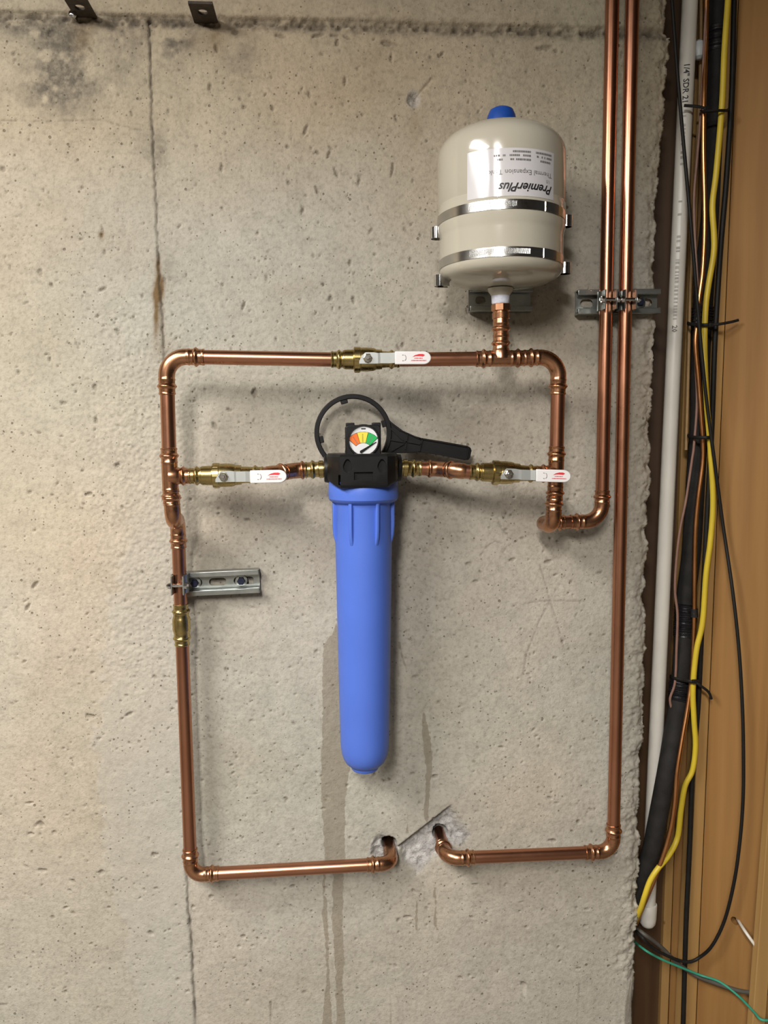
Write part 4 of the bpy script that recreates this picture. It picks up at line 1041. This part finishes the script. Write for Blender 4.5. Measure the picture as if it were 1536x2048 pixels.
def pipe_clamp(label, c, axis, side):
    t = thing('pipe_clamp', label, 'pipe clamp', c, 'two-piece pipe clamps')
    axis = unit(axis); x_ = unit(np.cross(axis, yb)); x_ = x_ if x_[0] > 0 else -x_
    for sg in (-1, 1):
        path = [(sg*0.004, 0.0265), (sg*0.004, 0.016)] + [(sg*(RP+0.0012)*math.cos(q), (RP+0.0012)*math.sin(q)) for q in np.linspace(1.1, -0.9, 10)] + [(sg*0.0085, -0.0145), (sg*0.0085, -0.0245)]
        V = []; hw = 0.0155
        for i, (px_, py_) in enumerate(path):
            nx = path[min(i+1, len(path)-1)][0] - path[max(i-1, 0)][0]; ny = path[min(i+1, len(path)-1)][1] - path[max(i-1, 0)][1]
            ll = math.hypot(nx, ny); ox, oy = -ny/ll, nx/ll
            if ox*sg < 0: ox, oy = -ox, -oy
            wz = hw if i > 1 else 0.012
            for z in (-wz, wz):
                for k in (0, 0.0021):
                    V.append(c + x_*(px_ + ox*k) + yb*(py_ + oy*k) + axis*z)
        Fc = []
        for i in range(len(path)-1):
            b0 = i*4; b1 = b0+4
            Fc += [(b0, b1, b1+2, b0+2), (b0+1, b0+3, b1+3, b1+1), (b0, b0+1, b1+1, b1), (b0+2, b1+2, b1+3, b0+3)]
        Fc += [(0, 2, 3, 1), (len(path)*4-4, len(path)*4-3, len(path)*4-1, len(path)*4-2)]
        mk('clamp_half', [(V, Fc)], ZINC, t, sharp=40)
    by = c - yb*0.0205
    bl = mk('clamp_bolt', [lathe(by - x_*0.018, x_, [(0, 0.0028), (0.036, 0.0028)], 14)], CHROME, t)
    mk('nut', [lathe(by + x_*0.0105, x_, [(0, 0.0058), (0.0045, 0.0058)], 6)], CHROME, bl, sharp=20)
    mk('bolt_head', [lathe(by - x_*0.0155, x_, [(0, 0.0052), (0.0045, 0.0060)], 14)], CHROME, bl, sharp=20)
    return t
pipe_clamp('zinc pipe clamp on the left lower riser', zc(1175), upd, 1)
r1 = B_c2 + ru*((P(1213, 603, DS)[2] - B_c2[2])/ru[2]); pipe_clamp('zinc pipe clamp on the left one of the two right risers', r1, ru, 1)
r2 = C_cor + cu_*((P(1250, 603, DS)[2] - C_cor[2])/cu_[2]); pipe_clamp('zinc pipe clamp on the rightmost copper riser', r2, cu_, 1)

# ------------------------------------------------------------------ rusty tabs at the top joint
def tab(label, px0, px1, py):
    a = P(px0, py, 0.0); b_ = P(px1, py, 0.0); z = (a[2]+b_[2])/2
    wd = b_[0]-a[0]
    t = thing('steel_tab', label, 'bracket', ((a[0]+b_[0])/2, 0, z), 'rusty steel tabs in the top joint')
    pl = mk('plate', [box(((a[0]+b_[0])/2, -0.014, z), wd, 0.080, 0.004)], RUSTM, t)
    cut(pl, [lathe(((a[0]+b_[0])/2, -0.030, z - 0.02), ez_, [(0, 0.0078), (0.04, 0.0078)], 24)])
    return t
tab('rusty steel tab with a hole, nearest the top left corner', 150, 193, 33)
tab('rusty steel tab with a hole, right of the vertical crack', 388, 435, 42)
mk('screw', [lathe(P(150, 36, 0.004), -yb, [(-0.01, 0.0025), (0.010, 0.0025), (0.0105, 0.0062), (0.013, 0.0058), (0.0145, 0.003)], 16)], CHROME, label='bright screw head in the wall under the top left tab', cat='screw')

# ------------------------------------------------------------------ pipes and cables beyond the concrete
def cable(name, label, cat, pts, r_px, mat, d=None, n=12, k=6, ref=(1400, 1000), group=None):
    W = [P(p[0], p[1], p[2] if len(p) > 2 else d) for p in pts]
    r = r_px * mpp(ref[0], ref[1], d if d is not None else 0)
    return mk(name, [sweep(catmull(W, k), r, n)], mat, label=label, cat=cat, group=group)
# white PVC pipe with cap and print
pv0, pv1 = P(1380, 0, -0.045), P(1295.5, 1835, -0.045); pvd = unit(pv1-pv0)
pvc = thing('pvc_pipe', 'white PVC pipe with cap and black print beside the concrete edge', 'pipe', pv1)
pvt = pv0 - pvd*((CEIL + 0.02 - pv0[2])/-pvd[2])
mk('pipe', [sweep([pvt + (pv1-pvt)*i/16 for i in range(17)], 0.0134, 28)], PVC, pvc)
cp0 = pv1 - pvd*0.030
mk('end_cap', [lathe(cp0, pvd, [(0, 0.0136), (0.0003, 0.0160), (0.002, 0.0165), (0.030, 0.0163), (0.040, 0.0150), (0.046, 0.0115), (0.049, 0.006)], 32)], PVC, pvc)
pvx = unit(np.cross(pvd, yb)); pvx = pvx if pvx[0] > 0 else -pvx
def pvput(s0, ang0, rr_=0.01365):
    def fn(u, v):
        a = ang0 + v/0.0134
        vd_ = unit(CAM - (pv0 + pvd*s0)); vd_ = unit(vd_ - pvd*(vd_ @ pvd)); sd = np.cross(pvd, vd_); sd = sd if sd[0] > 0 else -sd
        return pv0 + pvd*(s0 + u) + (vd_*math.cos(a) + sd*math.sin(a))*rr_
    return fn
s_at = lambda py: float((P(1380 - 0.046*py, py, -0.03) - pv0) @ pvd)
mk('print', [text_shape('1/4" SDR 21', 0.0135, pvput(s_at(124), -0.35), res=2, offset=0.00025, fine=0.0018)], INKB, pvc, flatshade=True)
fp = []
rs = random.Random(3)
for (ya, yb_) in ((222, 330), (400, 440), (470, 505), (518, 562), (570, 640)):
    s = s_at(ya)
    while s < s_at(yb_):
        wd = rs.uniform(0.002, 0.005); f_ = pvput(s, -0.30, 0.01385)
        if rs.random() < 0.8: fp.append(([f_(0, 0), f_(wd, 0), f_(wd, 0.0065), f_(0, 0.0065)], [(0, 1, 2, 3)]))
        s += wd + rs.uniform(0.0015, 0.004)
mk('faded_print', fp, simple('faded_ink', (0.42, 0.40, 0.37), 0.6, var=0.2, scale=90), pvc, flatshade=True, kind='stuff')
mk('print', [text_shape('20', 0.0125, pvput(s_at(650), -0.35), res=1, offset=0.0003, fine=0.0018)], INKG, pvc, flatshade=True)

ins = thing('insulated_pipe', 'thick black foam-insulated refrigerant pipe behind the yellow cable', 'pipe', P(1282, 1850, -0.05))
ip = [(1440, -60), (1436, 0), (1430, 200), (1424, 400), (1410, 550), (1401, 700), (1399, 850), (1392, 950), (1383, 1100), (1371, 1200), (1366, 1300), (1357, 1400), (1344, 1480), (1334, 1540), (1319, 1620), (1303, 1700), (1286, 1755), (1270, 1810), (1252, 1870)]
ipw = catmull([P(a, b2, float(np.interp(b2, [1200, 1400, 1540, 1720, 1755, 1810, 1870], [-0.060, -0.040, -0.012, -0.014, -0.022, -0.036, -0.052]))) for a, b2 in ip], 5)
ipw = [ipw[0] + unit(ipw[0]-ipw[1])*max(0, (CEIL - ipw[0][2]))] + ipw
mk('insulation', [sweep(ipw, [0.0172]*len(ipw), 24)], BLACKR, ins)
def tape_wrap(parent, path, py0, py1, r, mat=TAPE, name='tape_wrap', bulge=0.0015):
    sel = [p for p in path if py0 <= proj(p)[1] <= py1]
    if len(sel) < 2: return
    m_ = catmull(sel, 4)
    rad = [r + bulge*(0.5 + 0.8*math.sin(i*1.3) + 0.5*math.sin(i*2.9)) for i in range(len(m_))]
    mk(name, [sweep(m_, rad, 20)], mat, parent)
dense = catmull(ipw, 6)
for (a, b2, rr_) in ((55, 112, 0.0190), (612, 662, 0.0185), (1205, 1275, 0.0180), (1352, 1402, 0.0185)):
    tape_wrap(ins, dense, a, b2, rr_)

tb1 = [(1412, 60), (1411, 110), (1408, 200), (1407, 300), (1409, 400), (1409, 470), (1405, 545), (1398, 600), (1394, 650), (1391, 690), (1397, 760), (1403, 840), (1406, 890), (1405, 930), (1396, 1000), (1391, 1060), (1389, 1150), (1388, 1250), (1384, 1340), (1376, 1410), (1364, 1480), (1354, 1545), (1350, 1600), (1343, 1650), (1330, 1700), (1312, 1750), (1291, 1800), (1278, 1832), (1262, 1870)]
lt = thing('copper_tube', 'thin bare copper tube clipped along the black insulated pipe', 'pipe', P(1280, 1825, -0.02))
tbw = catmull([P(a, b2, float(np.interp(b2, [60, 120, 130, 1350, 1420, 1560, 1760, 1800, 1832, 1870], [-0.035, -0.035, -0.026, -0.026, -0.014, 0.010, 0.008, 0.002, -0.018, -0.05]))) for a, b2 in tb1], 6)
tbw = [tbw[0] + unit(tbw[0]-tbw[1])*0.5] + tbw
mk('tube', [sweep(tbw, 0.0043, 14)], TUBEC, lt)
tape_wrap(lt, tbw, 606, 650, 0.0062, bulge=0.0008); tape_wrap(lt, tbw, 1208, 1242, 0.0060, bulge=0.0006)
cable('brown_wire', 'thin brown wire weaving along the left of the insulated pipe', 'wire', [(1416, -60), (1413, 0), (1407, 120), (1401, 230), (1394, 320), (1388, 400), (1391, 500), (1396, 600), (1390, 690), (1394, 800), (1388, 890), (1384, 920), (1372, 1000), (1360, 1060), (1353, 1120), (1350, 1180), (1355, 1230), (1353, 1300), (1350, 1365), (1340, 1400), (1350, 1435), (1359, 1465)], 2.6, MAUVE, -0.033)
cable('tan_wire', 'tan wire rising between the white pipe and black insulation', 'wire', [(1402, -60), (1402, 60), (1399, 200), (1394, 300), (1387, 420), (1380, 600), (1376, 760), (1372, 900)], 3.2, TANC, -0.060)
cable('black_power_cable', 'thick black cable hanging straight down along the pale stud', 'cable', [(1470, -60), (1467, 60), (1463, 200), (1452, 370), (1441, 500), (1430, 680), (1424, 850), (1416, 1000), (1406, 1200), (1397, 1400), (1385, 1550), (1379, 1700), (1372, 1850), (1366, 2060), (1360, 2250)], 5.0, BLACKC, -0.022)
cable('yellow_cable', 'yellow cable running down the front of the pipe bundle', 'cable', [(1460, -60), (1456, 0), (1449, 100), (1444, 210), (1433, 340), (1425, 410), (1428, 470), (1427, 510), (1417, 570), (1411, 620), (1409, 700), (1413, 800), (1417, 850), (1421, 900), (1426, 1000), (1421, 1080), (1412, 1150), (1405, 1245), (1393, 1300), (1386, 1375), (1388, 1440), (1391, 1490), (1385, 1540), (1370, 1572), (1362, 1620), (1355, 1675), (1338, 1710, 0.0), (1315, 1738, 0.010), (1300, 1762, 0.012), (1290, 1790, 0.012), (1281, 1818, 0.000), (1266, 1850, -0.03)], 5.6, YELLOW, -0.012)
cable('thin_black_cable', 'thin black cable looping out over the boards', 'cable', [(1338, -60), (1344, 0), (1352, 110), (1362, 230), (1371, 330), (1381, 440), (1391, 560), (1401, 680), (1413, 800), (1426, 900), (1446, 1050), (1465, 1180, 0.03), (1478, 1300, 0.045), (1485, 1420, 0.055), (1487, 1520, 0.06), (1486, 1600, 0.06), (1480, 1680, 0.06), (1469, 1760, 0.055), (1450, 1838, 0.04), (1425, 1890, 0.025), (1400, 1914), (1375, 1924), (1340, 1914), (1305, 1895), (1283, 1873), (1262, 1850, -0.06)], 3.3, BLACKC, 0.004)
cable('grey_cable', 'dark grey cable crossing the studs at lower right', 'cable', [(1262, 1850, -0.06), (1285, 1866), (1320, 1892), (1355, 1926), (1390, 1950), (1430, 1966, 0.025), (1480, 1982, 0.065), (1515, 1985, 0.088), (1545, 1984, 0.088)], 4.2, GREYC, -0.008)
cable('green_wire', 'thin green wire crossing the studs at lower right', 'wire', [(1265, 1880, -0.06), (1290, 1900), (1320, 1917), (1360, 1934), (1400, 1950), (1440, 1964, 0.035), (1478, 1993, 0.07), (1508, 2024, 0.11), (1525, 2040, 0.13), (1560, 2038, 0.13)], 2.4, GREEN, 0.008)
cable('white_cable', 'white cable coming out of the drilled hole in the board', 'cable', [(1471, 1829, -HOLE[1] - 0.02), (1474, 1836, -HOLE[1] + 0.004), (1490, 1862, 0.070), (1512, 1893, 0.086), (1535, 1925, 0.088)], 3.2, PVC, 0.05)
mk('foam_plug', [lathe(P(1398, 100, -0.045), (P(1398, 130, -0.045)-P(1398, 100, -0.045)), [(-0.016, 0.004), (-0.012, 0.009), (0.0, 0.0115), (0.012, 0.009), (0.016, 0.004)], 20)], CAPG, label='small pale grey plastic plug beside the white pipe top', cat='plug')

# cable ties
def cable_tie(label, loop, tail, r=0.0021):
    W = [P(*p) for p in loop]
    t = thing('cable_tie', label, 'cable tie', W[0], 'black cable ties')
    mk('strap', [sweep(catmull(W, 5), r, 10, flat=1.5)], BLACKC, t)
    if tail:
        T_ = [P(*p) for p in tail]
        h0 = T_[0]; mk('lock_head', [box(h0, 0.008, 0.006, 0.007)], BLACKC, t, bevel=0.001)
        mk('tail', [sweep(catmull(T_, 5), r*0.85, 10, flat=1.4)], BLACKC, t)
    return t
cable_tie('black cable tie across the white pipe near the top', [(1402, 221, -0.045), (1408, 223, -0.012), (1440, 221, 0.0), (1452, 221, -0.006), (1456, 219, -0.035)], [(1412, 217, -0.010), (1395, 213, -0.012), (1368, 211, -0.018)])
cable_tie('black cable tie with long tail pointing right over the board', [(1376, 646, -0.06), (1379, 648, -0.035), (1400, 650, -0.010), (1418, 650, -0.002), (1425, 652, -0.02), (1427, 650, -0.05)], [(1422, 650, 0.0), (1440, 648, 0.004), (1462, 644, 0.006), (1477, 640, 0.006)])
cable_tie('black cable tie pinching the bundle at its middle', [(1376, 870, -0.06), (1379, 873, -0.036), (1395, 875, -0.015), (1415, 875, -0.003), (1421, 874, -0.02), (1423, 872, -0.05)], None)
cable_tie('black cable tie with tail bent downward low on the bundle', [(1341, 1352, -0.06), (1346, 1356, -0.036), (1365, 1360, -0.020), (1383, 1363, -0.003), (1396, 1362, -0.012), (1398, 1360, -0.05)], [(1389, 1363, 0.0), (1402, 1372, 0.004), (1417, 1384, 0.004), (1423, 1398, 0.002)])
